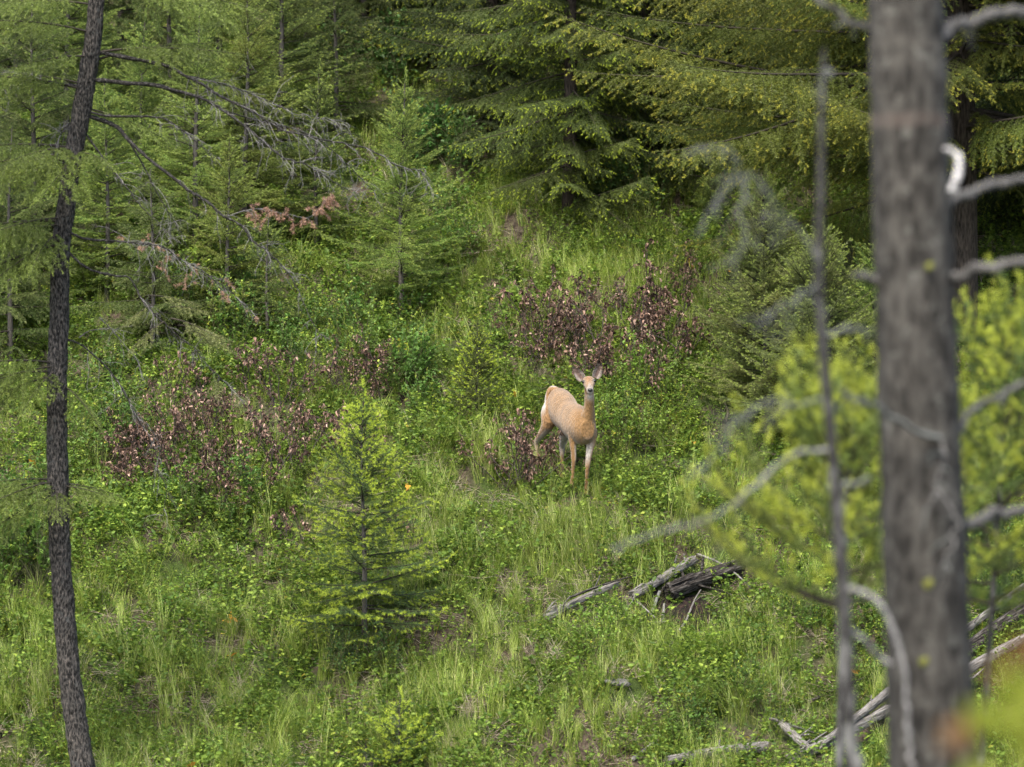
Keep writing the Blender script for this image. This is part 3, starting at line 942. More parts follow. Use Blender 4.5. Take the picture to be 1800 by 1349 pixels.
for (cx, cy, rx, ry, n, sr, lab, grp) in [
    (405, 800, 215, 115, 27, (0.6, 1.0), 'dead shrub with curled brown leaves in the wide patch between the leaning trunk and lime tipped fir', 'dead shrubs in the wide left patch'),
    (255, 850, 60, 60, 6, (0.6, 0.85), 'dead brown leaved shrub closest to the leaning dark trunk', 'dead shrubs beside the leaning trunk'),
    (1080, 645, 145, 58, 15, (0.75, 1.1), 'dead shrub with curled brown leaves standing behind the deer head', 'dead shrubs behind the deer'),
    (960, 620, 45, 40, 5, (0.55, 0.8), 'dead brown leaved shrub left of the thicket behind the deer', 'dead shrubs above the deer rump'),
    (640, 690, 70, 40, 5, (0.6, 0.85), 'dead brown leaved shrub among green shrubs above the lime tipped fir', 'dead shrubs above the lime tipped fir'),
    (1215, 520, 30, 30, 3, (0.6, 0.8), 'dead brown leaved shrub at the edge of the soft grey green fir', 'dead shrubs beside the soft fir'),
]:
    r = random.Random(int(cx))
    mem = []
    for i in range(n):
        a, q = r.uniform(0, 6.28), math.sqrt(r.random())
        mem.append(dead_shrub(hit(cx + rx * q * math.cos(a), cy + ry * q * math.sin(a)), r.uniform(*sr), r.randrange(4), lab, grp))
    name_each(mem, grp.replace('dead shrubs', 'dead brown shrubs').replace('above the lime tipped fir', 'above lime tipped fir'))
dead_shrub(hit(930, 868), 0.92, 0, 'dead brown leaved shrub in front of the deer hind legs')
dead_shrub(hit(895, 862), 0.8, 2, 'dead brown leaved shrub left of the one crossing the deer hind legs')
dead_shrub(hit(905, 800), 0.7, 1, 'dead brown leaved shrub uphill at the left of the deer hind quarter')
dead_shrub(hit(962, 858), 0.66, 3, 'slim dead brown shrub nearest to the deer belly')
dead_shrub(hit(943, 866), 1.1, 3, 'dead brown shrub whose curled leaves cross the deer thigh', rz=2.0)
dead_shrub(hit(520, 975), 0.7, 1, 'low dead brown shrub just left of the lone lime tipped fir')
dead_shrub(hit(705, 960), 0.6, 3, 'small dead brown shrub right behind the lime tipped fir')
dead_shrub(hit(1295, 420), 0.6, 3, 'lone small dead brown shrub under the olive boughs')

# ------------------------------------------------------------------ scattered ground plants (stuff)
def grass_mesh(seed, n=34, h=0.36, lean=0.5, seg=4, w=0.0052, mat='grass'):
    rng = np.random.default_rng(seed)
    mb = MB()
    main = rng.uniform(0, 6.28)
    for i in range(n):
        a = rng.uniform(0, 6.28) if rng.random() < 0.6 else main + rng.normal() * 0.5
        L_ = h * rng.uniform(0.55, 1.25)
        b0 = np.array([rng.normal() * 0.03, rng.normal() * 0.03, -0.02])
        o = np.array([math.cos(a), math.sin(a), 0])
        k = lean * rng.uniform(0.35, 1.4)
        t = np.linspace(0, 1, seg + 1)[:, None]
        th = 0.12 + k * 1.5 * t
        step = np.concatenate([np.zeros((1, 3)), (o * np.sin(th[:-1]) + np.array([0, 0, 1]) * np.cos(th[:-1])) * L_ / seg])
        pts = b0 + np.cumsum(step, 0)
        lat = np.array([-o[1], o[0], 0]) * math.cos(rng.uniform(-1, 1)) + o * 0.3
        ww = w * (1 - t ** 1.5 * 0.92) * 0.5
        v = np.concatenate([pts - lat * ww, pts + lat * ww])
        q = np.arange(seg)
        mb.add(v, np.stack([q, q + seg + 1, q + seg + 2, q + 1], 1), 0)
    return mb.build('grass_tuft', [M[mat]])


def herb_mesh(seed, n=22, h=0.20, leaf=0.034):
    rng = np.random.default_rng(seed)
    mb = MB()
    for s in range(5):
        a = rng.uniform(0, 6.28)
        d = np.array([math.cos(a) * 0.7, math.sin(a) * 0.7, 1])
        pts = stem_path((rng.normal() * 0.03, rng.normal() * 0.03, -0.02), d, h * rng.uniform(0.6, 1.2), rng, 5)
        mb.tube(pts, np.linspace(0.0022, 0.001, 5), 3, 0, cap=False)
        k = max(3, n // 5)
        t = rng.uniform(0.25, 1, k) * 4
        qi = np.minimum(t.astype(int), 3)
        base = pts[qi] * (1 - (t - qi))[:, None] + pts[qi + 1] * (t - qi)[:, None]
        add_leaves(mb, base, rng.normal(size=(k, 3)) * np.array([1, 1, 0.3]) + np.array([0, 0, 0.15]), leaf, 0, rng)
    return mb.build('herb_plant', [M['herb']])


def litter_mesh(seed, n=16):
    rng = np.random.default_rng(seed)
    mb = MB()
    for i in range(n):
        a = rng.uniform(0, 6.28)
        L_ = rng.uniform(0.06, 0.3)
        c = np.array([rng.normal() * 0.1, rng.normal() * 0.1, rng.uniform(0.0, 0.05)])
        d = np.array([math.cos(a), math.sin(a), rng.uniform(-0.15, 0.25)])
        pts = np.array([c - d * L_ / 2, c + np.array([0, 0, 0.01]), c + d * L_ / 2])
        mb.tube(pts, rng.uniform(0.0012, 0.003), 3, 0, cap=False)
    return mb.build('straw_litter', [M['dry_grass']])


def orange_mesh(seed):
    rng = np.random.default_rng(seed)
    mb = MB()
    n = 3
    add_leaves(mb, np.zeros((n, 3)) + rng.normal(size=(n, 3)) * 0.03 + np.array([0, 0, 0.12]), rng.normal(size=(n, 3)) * np.array([0.8, 0.8, 0.3]) + np.array([0, 0, 0.5]), 0.11, 0, rng, wid=0.4)
    return mb.build('orange_leaf', [M['orange_leaf']])


def scatter(name, meshes, pts, rots, scales, idx, label, cat):
    src = bpy.data.collections.new(name + '_sources')
    for i, me in enumerate(meshes):
        src.objects.link(bpy.data.objects.new(f'{name}_{chr(97 + i)}', me))
    me = bpy.data.meshes.new(name)
    me.vertices.add(len(pts))
    me.vertices.foreach_set('co', np.asarray(pts, float).ravel())
    me.attributes.new('rot', 'FLOAT_VECTOR', 'POINT').data.foreach_set('vector', np.asarray(rots, float).ravel())
    me.attributes.new('scl', 'FLOAT', 'POINT').data.foreach_set('value', np.asarray(scales, float))
    me.attributes.new('pick', 'INT', 'POINT').data.foreach_set('value', np.asarray(idx, np.int32))
    me.update()
    o = link(name, me)
    tag(o, label, cat, kind='stuff')
    ng = bpy.data.node_groups.new(name + '_scatter', 'GeometryNodeTree')
    ng.interface.new_socket(name='Geometry', in_out='INPUT', socket_type='NodeSocketGeometry')
    ng.interface.new_socket(name='Geometry', in_out='OUTPUT', socket_type='NodeSocketGeometry')
    n_in, n_out = ng.nodes.new('NodeGroupInput'), ng.nodes.new('NodeGroupOutput')
    ci = ng.nodes.new('GeometryNodeCollectionInfo')
    ci.inputs['Collection'].default_value = src
    ci.inputs['Separate Children'].default_value = True
    ci.inputs['Reset Children'].default_value = True
    ip = ng.nodes.new('GeometryNodeInstanceOnPoints')
    ip.inputs['Pick Instance'].default_value = True

    def attr(nm, ty):
        a = ng.nodes.new('GeometryNodeInputNamedAttribute')
        a.data_type = ty
        a.inputs['Name'].default_value = nm
        return a.outputs['Attribute']
    K = ng.links
    K.new(n_in.outputs[0], ip.inputs['Points'])
    K.new(ci.outputs[0], ip.inputs['Instance'])
    K.new(attr('pick', 'INT'), ip.inputs['Instance Index'])
    K.new(attr('rot', 'FLOAT_VECTOR'), ip.inputs['Rotation'])
    K.new(attr('scl', 'FLOAT'), ip.inputs['Scale'])
    K.new(ip.outputs[0], n_out.inputs[0])
    md = o.modifiers.new('scatter', 'NODES')
    md.node_group = ng
    return o


def blobs(px, py, base, lst):
    d = np.full(px.shape, base)
    for (cx, cy, rx, ry, a) in lst:
        d = d + a * np.exp(-(((px - cx) / rx) ** 2 + ((py - cy) / ry) ** 2))
    return d


def sow(n, base, lst, seed, clump=0.5, cs=1.6):
    rng = np.random.default_rng(seed)
    Y = rng.uniform(33.2, 58, n)
    x = rng.uniform(-1, 1, n) * (Y * 0.1406 + 1.6)
    z = terrain(x, Y)
    px, py = 900 + x / Y * F, 674.5 - z / Y * F
    d = blobs(px, py, base, lst)
    nz = np.sin(x * cs * 2.1 + 1.3 * Y + seed) * np.sin(Y * cs * 1.7 - x * 1.1 + seed * 2) + 0.6 * np.sin(x * cs * 5 + Y * 3 + seed) * np.sin(Y * cs * 4.3 - 2 * x)
    d = d * (1 + clump * nz)
    keep = rng.random(n) < d
    for tx, ty, tr in ((0.80, 39.85, 0.20), (0.66, 39.95, 0.18), (0.5, 40.75, 0.2)):
        keep &= ~((np.hypot(x - tx, Y - ty) < tr) & (rng.random(n) < 0.15))
    hol = np.hypot((px - 1205) / 85, (py - 1092) / 42) < 1
    keep &= ~(hol & (rng.random(n) < 0.78))
    for (ax_, ay_, bx_, by_, w_) in ((958, 1108, 1085, 1058, 18), (1108, 1064, 1222, 1006, 20), (1175, 1062, 1300, 1014, 26), (1172, 1349, 1345, 1326, 16), (1372, 1303, 1428, 1338, 20), (1395, 1349, 1560, 1268, 26)):
        t_ = np.clip(((px - ax_) * (bx_ - ax_) + (py - ay_) * (by_ - ay_)) / ((bx_ - ax_) ** 2 + (by_ - ay_) ** 2), 0, 1)
        dd_ = np.hypot(px - ax_ - t_ * (bx_ - ax_), py - 4 - ay_ - t_ * (by_ - ay_))
        keep &= ~((dd_ < w_) & (rng.random(n) < 0.68))
    return np.stack([x, Y, z], 1)[keep], rng


def species(pts, rng, k, scale):
    """kinds of plant grow in drifts"""
    x, y = pts[:, 0] * scale, pts[:, 1] * scale
    f = np.sin(1.9 * x + 0.8 * y) + np.sin(2.6 * y - 1.4 * x + 2) + np.sin(4.1 * x + 1.1 * y + 1) * 0.6
    f = f + rng.normal(size=len(pts)) * 0.55
    r = np.argsort(np.argsort(f)) / len(pts)
    return np.minimum((r * k).astype(int), k - 1)


LANE = [(980, 960, 230, 140, 0.45), (860, 1200, 330, 130, 0.40), (250, 1230, 300, 150, 0.40), (1060, 480, 220, 90, 0.45), (780, 820, 110, 60, 0.3), (1250, 1180, 150, 110, 0.25),
        (400, 780, 160, 80, 0.20), (1110, 590, 140, 60, 0.3), (640, 1000, 60, 60, 0.1), (420, 660, 330, 140, -0.16), (1150, 770, 110, 90, -0.12)]
pts, rng = sow(32000, 0.20, LANE, 3, 0.75)
n = len(pts)
scatter('grass', [grass_mesh(400 + i, [34, 30, 40, 26][i], [0.38, 0.46, 0.28, 0.46][i], [0.85, 0.95, 1.0, 0.55][i], w=[0.005, 0.0055, 0.0045, 0.006][i]) for i in range(4)], pts,
        np.stack([rng.normal(size=n) * 0.12, rng.normal(size=n) * 0.12, rng.uniform(0, 6.28, n)], 1), rng.uniform(0.55, 1.15, n), species(pts, rng, 4, 1.0),
        'fresh green grass tufts all over the open slope', 'grass')
pts, rng = sow(10000, 0.18, LANE + [(1350, 1180, 120, 90, 0.3)], 5, 0.6)
n = len(pts)
scatter('dry_grass', [grass_mesh(440, 22, 0.28, 0.95, 4, 0.004, 'dry_grass'), litter_mesh(441), litter_mesh(442, 22)], pts,
        np.stack([rng.normal(size=n) * 0.1 + 0.4, rng.normal(size=n) * 0.1, rng.uniform(0, 6.28, n) * 0], 1), rng.uniform(0.7, 1.3, n), rng.choice([0, 1, 1, 2], n),
        'dry straw coloured grass and fallen litter between the green tufts', 'dry grass')
pts, rng = sow(52000, 0.44, [(420, 680, 330, 170, 0.2), (980, 960, 250, 120, -0.15), (800, 130, 250, 110, -0.12), (1130, 760, 130, 120, 0.3), (150, 900, 200, 200, 0.2)], 7, 0.8)
n = len(pts)
scatter('ground_cover', [herb_mesh(460 + i, [34, 42, 28, 36][i], [0.22, 0.28, 0.18, 0.34][i], [0.036, 0.032, 0.046, 0.038][i]) for i in range(4)], pts,
        np.stack([rng.normal(size=n) * 0.15, rng.normal(size=n) * 0.15, rng.uniform(0, 6.28, n)], 1), rng.uniform(0.7, 1.45, n), species(pts, rng, 4, 0.8),
        'low leafy herbs covering the hillside between the shrubs', 'ground cover')
pts, rng = sow(230, 0.18, [(900, 1030, 300, 120, 0.3), (400, 1100, 250, 150, 0.2), (300, 850, 150, 100, 0.2)], 9, 0.3)
n = len(pts)
scatter('orange_leaves', [orange_mesh(480), orange_mesh(481), orange_mesh(482)], pts, np.stack([np.zeros(n), np.zeros(n), rng.uniform(0, 6.28, n)], 1), rng.uniform(0.6, 1.1, n),
        rng.integers(0, 3, n), 'scattered withered orange leaves in the grass', 'leaves')

# ------------------------------------------------------------------ fallen wood
def log(name, a, bpt, r0, r1, mat, label, seed, sides=14, rough=0.10, cat='log', splinters=0, bend=0.02, n=16, knots=2):
    rng = np.random.default_rng(seed)
    a, bpt = np.array(a, float), np.array(bpt, float)
    d = bpt - a
    L_ = np.linalg.norm(d)
    q = Vector(d).to_track_quat('X', 'Z')
    root = empty(name, Vector(a), label, cat)
    root.rotation_mode = 'QUATERNION'
    root.rotation_quaternion = q
    mb = MB()
    t = np.linspace(0, 1, n)
    pts = np.stack([t * L_, bend * L_ * np.sin(t * 4 + seed), bend * L_ * 0.7 * np.sin(t * 3 + seed * 2)], 1)
    rr = r0 + (r1 - r0) * t
    # furrowed profile, the same angle ridges running along the whole log
    ridge = 1 + rough * rng.uniform(-1, 1, sides)
    ang = np.arange(sides) * 2 * math.pi / sides
    vs = []
    for i in range(n):
        k = ridge * (1 + rough * 0.5 * rng.uniform(-1, 1, sides))
        e = 1.0
        off = rng.uniform(-0.10, 0.10, sides) * L_ * 0.25 if i in (0, n - 1) else np.zeros(sides)
        vs.append(np.stack([pts[i, 0] + off, pts[i, 1] + np.cos(ang) * rr[i] * k * e, pts[i, 2] + np.sin(ang) * rr[i] * k * e], 1))
    vs = np.concatenate(vs)
    i0 = np.arange(n - 1)[:, None] * sides
    kk = np.arange(sides)[None]
    k2 = (kk + 1) % sides
    mb.add(vs, np.stack([i0 + kk, i0 + k2, i0 + sides + k2, i0 + sides + kk], -1).reshape(-1, 4), 0)
    for e in (0, n - 1):
        ring = vs[e * sides:(e + 1) * sides]
        c = ring.mean(0)
        f = np.stack([np.arange(sides), (np.arange(sides) + 1) % sides, np.full(sides, sides)], 1)
        mb.add(np.vstack([ring, c]), f if e else f[:, ::-1], 0)
    link('log_body', mb.build('log_body', [M[mat]]), root)
    for i in range(knots):
        mk = MB()
        p = pts[rng.integers(2, n - 2)]
        a_ = rng.uniform(0.3, 2.8)
        dd = np.array([0.5, math.cos(a_), math.sin(a_)])
        mk.tube([p + dd * r0 * 0.5, p + dd * (r0 + rng.uniform(0.03, 0.15))], [r0 * 0.25, r0 * 0.14], 6, 0)
        link('branch_stub', mk.build('branch_stub', [M[mat]]), root)
    for i in range(splinters):
        mk = MB()
        p = np.array([rng.uniform(-0.12, 0.3) * (L_ if rng.random() < 0.3 else 0.5), rng.uniform(-1, 1) * r0, rng.uniform(0.2, 1) * r0])
        l = rng.uniform(0.15, 0.5)
        mk.tube([p, p + np.array([l * 0.5, rng.normal() * 0.015, rng.normal() * 0.02]), p + np.array([l, rng.normal() * 0.03, rng.normal() * 0.03])], [0.012, 0.016, 0.005], 5, 0, squash=0.5)
        link('splinter', mk.build('splinter', [M[mat]]), root)
    return root


def gp(px, py, up=0.05):
    p = hit(px, py)
    return Vector((p.x, p.y, p.z + up))


log('fallen_log', gp(1108, 1064, 0.10), gp(1222, 1006, 0.14), 0.052, 0.048, 'silver_log', 'smooth silver log slanting up the slope above the shrubs', 11, splinters=1)
log('broken_log', gp(958, 1108, 0.14), gp(1085, 1058, 0.17), 0.045, 0.030, 'silver_log', 'splintered grey log end left of the smooth silver log', 12, rough=0.25, splinters=7)
log('rotten_log', gp(1175, 1062, 0.10), gp(1300, 1014, 0.12), 0.095, 0.07, 'rot_wood', 'dark rotten log with shredded grey top behind the hollow', 13, rough=0.22, splinters=8, sides=18)
log('dead_stick', gp(1028, 1142, 0.05), gp(1052, 1108, 0.16), 0.030, 0.024, 'silver_log', 'short grey broken stick poking out of the shrubs under the log', 14, knots=0)
log('dead_stick', gp(1120, 1070, 0.07), gp(1152, 1096, 0.05), 0.014, 0.010, 'silver_log', 'thin pale stick crossing below the smooth silver log', 15, knots=0)
log('dead_stick', gp(1162, 1104, 0.03), gp(1168, 1090, 0.16), 0.018, 0.012, 'silver_log', 'short upright brown grey stick in the rotten hollow', 16, knots=0)
log('dead_stick', gp(1145, 1082, 0.03), gp(1160, 1062, 0.12), 0.014, 0.016, 'pale_deadwood', 'pale tipped stick leaning on the rotten log', 17, knots=0)
log('dead_stick', gp(1132, 1106, 0.05), gp(1172, 1104, 0.06), 0.014, 0.010, 'silver_log', 'thin stick lying flat across the rotten hollow', 18, knots=0)
log('fallen_pole', gp(1172, 1349, 0.05), gp(1345, 1326, 0.07), 0.05, 0.055, 'silver_log', 'pale pole lying level along the bottom of the slope', 19)
log('fallen_pole', gp(1372, 1303, 0.16), gp(1428, 1338, 0.10), 0.045, 0.04, 'silver_log', 'short dark grey pole tilted down onto the lowest logs', 20)
log('fallen_log', gp(1395, 1349, 0.10), gp(1560, 1268, 0.10), 0.06, 0.05, 'silver_log', 'weathered log passing behind the sapling foot and big trunk', 21, rough=0.2, splinters=4)
log('fallen_log', gp(1440, 1330, 0.10), gp(1585, 1225, 0.12), 0.035, 0.05, 'silver_log', 'thin weathered pole above the log behind the sapling foot', 22)
log('fallen_pole', gp(1112, 1342, 0.03), gp(1165, 1303, 0.05), 0.022, 0.016, 'pale_deadwood', 'pale short stick in the grass left of the lowest pole', 23, knots=0)
for i, (x0, y0, x1, y1, u0, u1, lab) in enumerate([
        (1000, 1092, 1140, 1040, 0.22, 0.20, 'thin grey branch lying along the top of the broken log'), (1188, 1120, 1236, 1062, 0.04, 0.16, 'thin branch leaning up from the hollow to the rotten log'),
        (1205, 1050, 1290, 1062, 0.20, 0.06, 'thin branch sloping down right off the rotten log'), (1225, 1010, 1330, 1046, 0.20, 0.05, 'thin crooked branch at the upper end of the rotten log'),
        (880, 1112, 968, 1098, 0.08, 0.10, 'thin pale branch left of the broken log end'), (1060, 1128, 1118, 1084, 0.10, 0.22, 'thin branch standing out of the shrubs below the silver log'),
        (1420, 1250, 1570, 1200, 0.08, 0.12, 'thin grey branch behind the foot of the dead sapling'), (1350, 1290, 1500, 1318, 0.12, 0.10, 'thin branch across the lowest logs')]):
    log('dead_branch_piece', gp(x0, y0, u0), gp(x1, y1, u1), 0.016, 0.006, 'silver_log' if i % 2 else 'rot_wood', lab, 60 + i, knots=2, bend=0.06, sides=7, cat='branch')
for i, (y0, y1, r_, lab) in enumerate([(1150, 1088, 0.04, 'topmost of the weathered logs stacked right of the big trunk'), (1190, 1118, 0.07, 'thick cracked log in the middle of the stack right of the big trunk'),
                                       (1232, 1150, 0.06, 'lowest of the weathered logs stacked right of the big trunk')]):
    log('weathered_log', gp(1660, y0 + 20, 0.22), gp(1800 + 20 * i, y1 - 10, 0.26), r_, r_ * 0.9, 'silver_log' if i != 1 else 'rot_wood', lab, 30 + i, rough=0.2, splinters=2)


def lump(name, p, size, mat, label, seed, cat='stump', spikes=0):
    """jagged rotten stump: displaced ring stack with torn fibres on top"""
    rng = np.random.default_rng(seed)
    root = empty(name, p, label, cat)
    mb = MB()
    n, sides = 7, 16
    ang = np.arange(sides) * 2 * math.pi / sides
    prof = 1 + 0.25 * rng.uniform(-1, 1, sides)
    vs = []
    for i in range(n):
        t = i / (n - 1)
        r = size[0] * (1.15 - 0.45 * t) * prof * (1 + 0.12 * rng.uniform(-1, 1, sides))
        z = -0.1 + t * (size[1] + 0.1) + (rng.uniform(-0.3, 0.25, sides) * size[1] if i == n - 1 else 0)
        vs.append(np.stack([np.cos(ang) * r, np.sin(ang) * r, np.broadcast_to(z, (sides,))], 1))
    vs.append(np.stack([np.cos(ang) * size[0] * 0.3, np.sin(ang) * size[0] * 0.3, np.full(sides, size[1] * 0.5)], 1))
    vs = np.concatenate(vs)
    i0 = np.arange(n)[:, None] * sides
    kk = np.arange(sides)[None]
    k2 = (kk + 1) % sides
    mb.add(vs, np.stack([i0 + kk, i0 + k2, i0 + sides + k2, i0 + sides + kk], -1).reshape(-1, 4), 0)
    mb.add(np.vstack([vs[-sides:], vs[-sides:].mean(0)]), np.stack([np.arange(sides), (np.arange(sides) + 1) % sides, np.full(sides, sides)], 1), 0)
    link('stump_body', mb.build('stump_body', [M[mat]]), root)
    for i in range(spikes):
        mk = MB()
        a = rng.uniform(0, 6.28)
        q = np.array([math.cos(a) * size[0] * 0.7, math.sin(a) * size[0] * 0.7, size[1] * 0.7])
        mk.tube([q, q + np.array([rng.normal() * 0.02, rng.normal() * 0.02, rng.uniform(0.05, 0.16)])], [0.02, 0.004], 4, 0)
        link('splinter', mk.build('splinter', [M[mat]]), root)
    return root


lump('rotten_stump', gp(1166, 1158, 0), (0.11, 0.17), 'silver_log', 'small jagged grey stump below the rotten hollow', 41, spikes=3)
lump('charred_stump', gp(655, 1349, 0), (0.10, 0.12), 'rot_wood', 'dark broken stump beside the knee high fir seedling at the bottom', 42, spikes=2)
for i, (px, py, s, lab) in enumerate([(1085, 1205, 0.10, 'flat grey stone in the grass under the shrubs over the log'), (980, 1160, 0.06, 'small upright pale stone left of the shrubs over the log')]):
    r = np.random.default_rng(50 + i)
    bm = bmesh.new()
    bmesh.ops.create_icosphere(bm, subdivisions=3, radius=1)
    for v in bm.verts:
        v.co *= 1 + 0.25 * mnoise.noise(v.co * 1.3 + Vector((i * 7, 0, 0)))
        v.co = Vector((v.co.x * s * 1.5, v.co.y * s, v.co.z * s * (0.5 if i == 0 else 1.3)))
    me = bpy.data.meshes.new('stone')
    bm.to_mesh(me)
    bm.free()
    me.materials.append(M['deadwood'])
    o = link('stone', me)
    o.location = gp(px, py, 0.02)
    tag(o, lab, 'stone')
# rotted soil in the hollow under the log
p = gp(1190, 1092, -0.02)
mb = MB()
k = 26
a_ = np.linspace(-1, 1, k)
X, Yy = np.meshgrid(a_ * 0.50, a_ * 0.36)
rr = np.hypot(X / 0.50, Yy / 0.36)
wx, wy = X + p.x, Yy + p.y
Z = terrain(wx, wy) + 0.035 * np.clip(1 - rr, -0.6, 1) + np.random.default_rng(3).normal(size=X.shape) * 0.016
ii = (np.arange(k - 1)[:, None] * k + np.arange(k - 1)[None])
mb.add(np.stack([wx, wy, Z], -1).reshape(-1, 3), np.stack([ii, ii + 1, ii + k + 1, ii + k], -1).reshape(-1, 4), 0)
o = link('rotten_soil', mb.build('rotten_soil', [M['rot_soil']], True))
tag(o, 'dark red brown rotten wood and soil in the hollow under the logs', 'soil', kind='structure')


# ------------------------------------------------------------------ leaning dark trunk on the left with bare limbs
YL = 34.0


def dead_branch(parent_loc, pix, Y0, r0, r1, mat_main, twig_mat, seed, twigs=20, tlen=(0.10, 0.42), dyend=0.0, start=0.25, droop=0.25, sub=2, brown=0.0, rough=0.25, twig_r=0.0024, kink=0.0):
    """dead limb through photo points, with drooping bare twigs; coordinates relative to the tree's base"""
    rng = np.random.default_rng(seed)
    n = len(pix)
    pts = [P(x, y, Y0 + dyend * i / max(1, n - 1)) - parent_loc for i, (x, y) in enumerate(pix)]
    path = smooth_path(pts, max(8, n * 6))
    # small kinks
    k = np.linspace(0, 1, len(path))
    path = path + rng.normal(size=path.shape) * 0.006 * k[:, None]
    if kink:
        kn = np.linspace(0, 1, 9)
        path = path + np.stack([np.interp(k, kn, rng.normal(size=9) * kink) for _ in range(3)], 1) * np.minimum(1, k * 4)[:, None]
    mb = MB()
    rad = r0 + (r1 - r0) * k ** 0.8
    mb.tube(path, rad, 7, 0, rough=rough, rng=rng)
    nseg = []
    Lt = np.linalg.norm(np.diff(path, axis=0), axis=1).sum()
    for i in range(twigs):
        t = rng.uniform(start, 1.0)
        f = t * (len(path) - 1)
        q = min(int(f), len(path) - 2)
        p = path[q] * (1 - (f - q)) + path[q + 1] * (f - q)
        d = unit(path[q + 1] - path[q])
        sd = rng.normal(size=3)
        td = unit(d * 0.7 + sd * 0.55)
        l = rng.uniform(*tlen) * (1.15 - 0.55 * t)
        m = 7
        cur = p.copy()
        tp = [cur.copy()]
        dd = td.copy()
        for j in range(m):
            dd = unit(dd + np.array([0, 0, -droop * 0.5]) + rng.normal(size=3) * 0.16)
            cur = cur + dd * l / m
            tp.append(cur.copy())
        tp = np.array(tp)
        mb.tube(tp, np.linspace(twig_r * 1.15, twig_r * 0.5, m + 1), 3, 1, cap=False)
        for s_ in range(sub):
            w = rng.integers(1, m)
            d2 = unit(unit(tp[w + 1] - tp[w]) * 0.6 + rng.normal(size=3) * 0.6 + np.array([0, 0, -0.2]))
            l2 = l * rng.uniform(0.2, 0.5)
            c2 = tp[w].copy()
            t2 = [c2.copy()]
            for j in range(4):
                d2 = unit(d2 + np.array([0, 0, -droop * 0.5]) + rng.normal(size=3) * 0.2)
                c2 = c2 + d2 * l2 / 4
                t2.append(c2.copy())
            mb.tube(np.array(t2), np.linspace(twig_r * 0.7, twig_r * 0.4, 5), 3, 1, cap=False)
            if rng.random() < brown:
                nseg += [(t2[j], t2[j + 1]) for j in range(1, 4)]
        if rng.random() < brown:
            nseg += [(tp[j], tp[j + 1]) for j in range(3, m)]
    if nseg:
        add_needles(mb, nseg, 0.0016, 0.030, 0.0042, 2, rng, flat=1.0)
    return mb.build('dead_branch', [M[mat_main], M[twig_mat], M['brown_needle']])


tp = [(190, -500), (182, -200), (170, 0), (160, 95), (149, 160), (139, 220), (126, 290), (117, 358), (107, 440), (104, 560), (101, 650), (100, 760), (102, 860), (105, 960), (112, 1060), (120, 1160),
      (132, 1260), (145, 1349), (160, 1480), (180, 1700)]
wd = [20, 24, 28, 31, 33, 33, 31, 31, 32, 34, 34, 36, 37, 37, 37, 38, 40, 43, 46, 54]
path = [P(x, y, YL) for x, y in tp][::-1]
rad = [w / 2 / F * YL for w in wd][::-1]
bx = path[0].x + 0.08
base = Vector((bx, YL, H(bx, YL)))
path = [base + Vector((0, 0, -0.15))] + path
rad = [rad[0] * 1.35] + rad
pp = smooth_path([q - base for q in path], 150)
rr = np.interp(np.linspace(0, 1, 150), np.linspace(0, 1, len(rad)), rad)
root = empty('dark_trunk_fir', base, 'leaning fir with dark furrowed bark and long bare dead limbs', 'tree')
mb = MB()
rng = np.random.default_rng(8)
mb.tube(pp, rr * (1 + 0.03 * np.sin(np.linspace(0, 140, 150)) * np.sin(np.linspace(0, 51, 150))), 30, 0, rough=0.08, rng=rng)
link('trunk', mb.build('trunk', [M['dark_bark']], True), root)
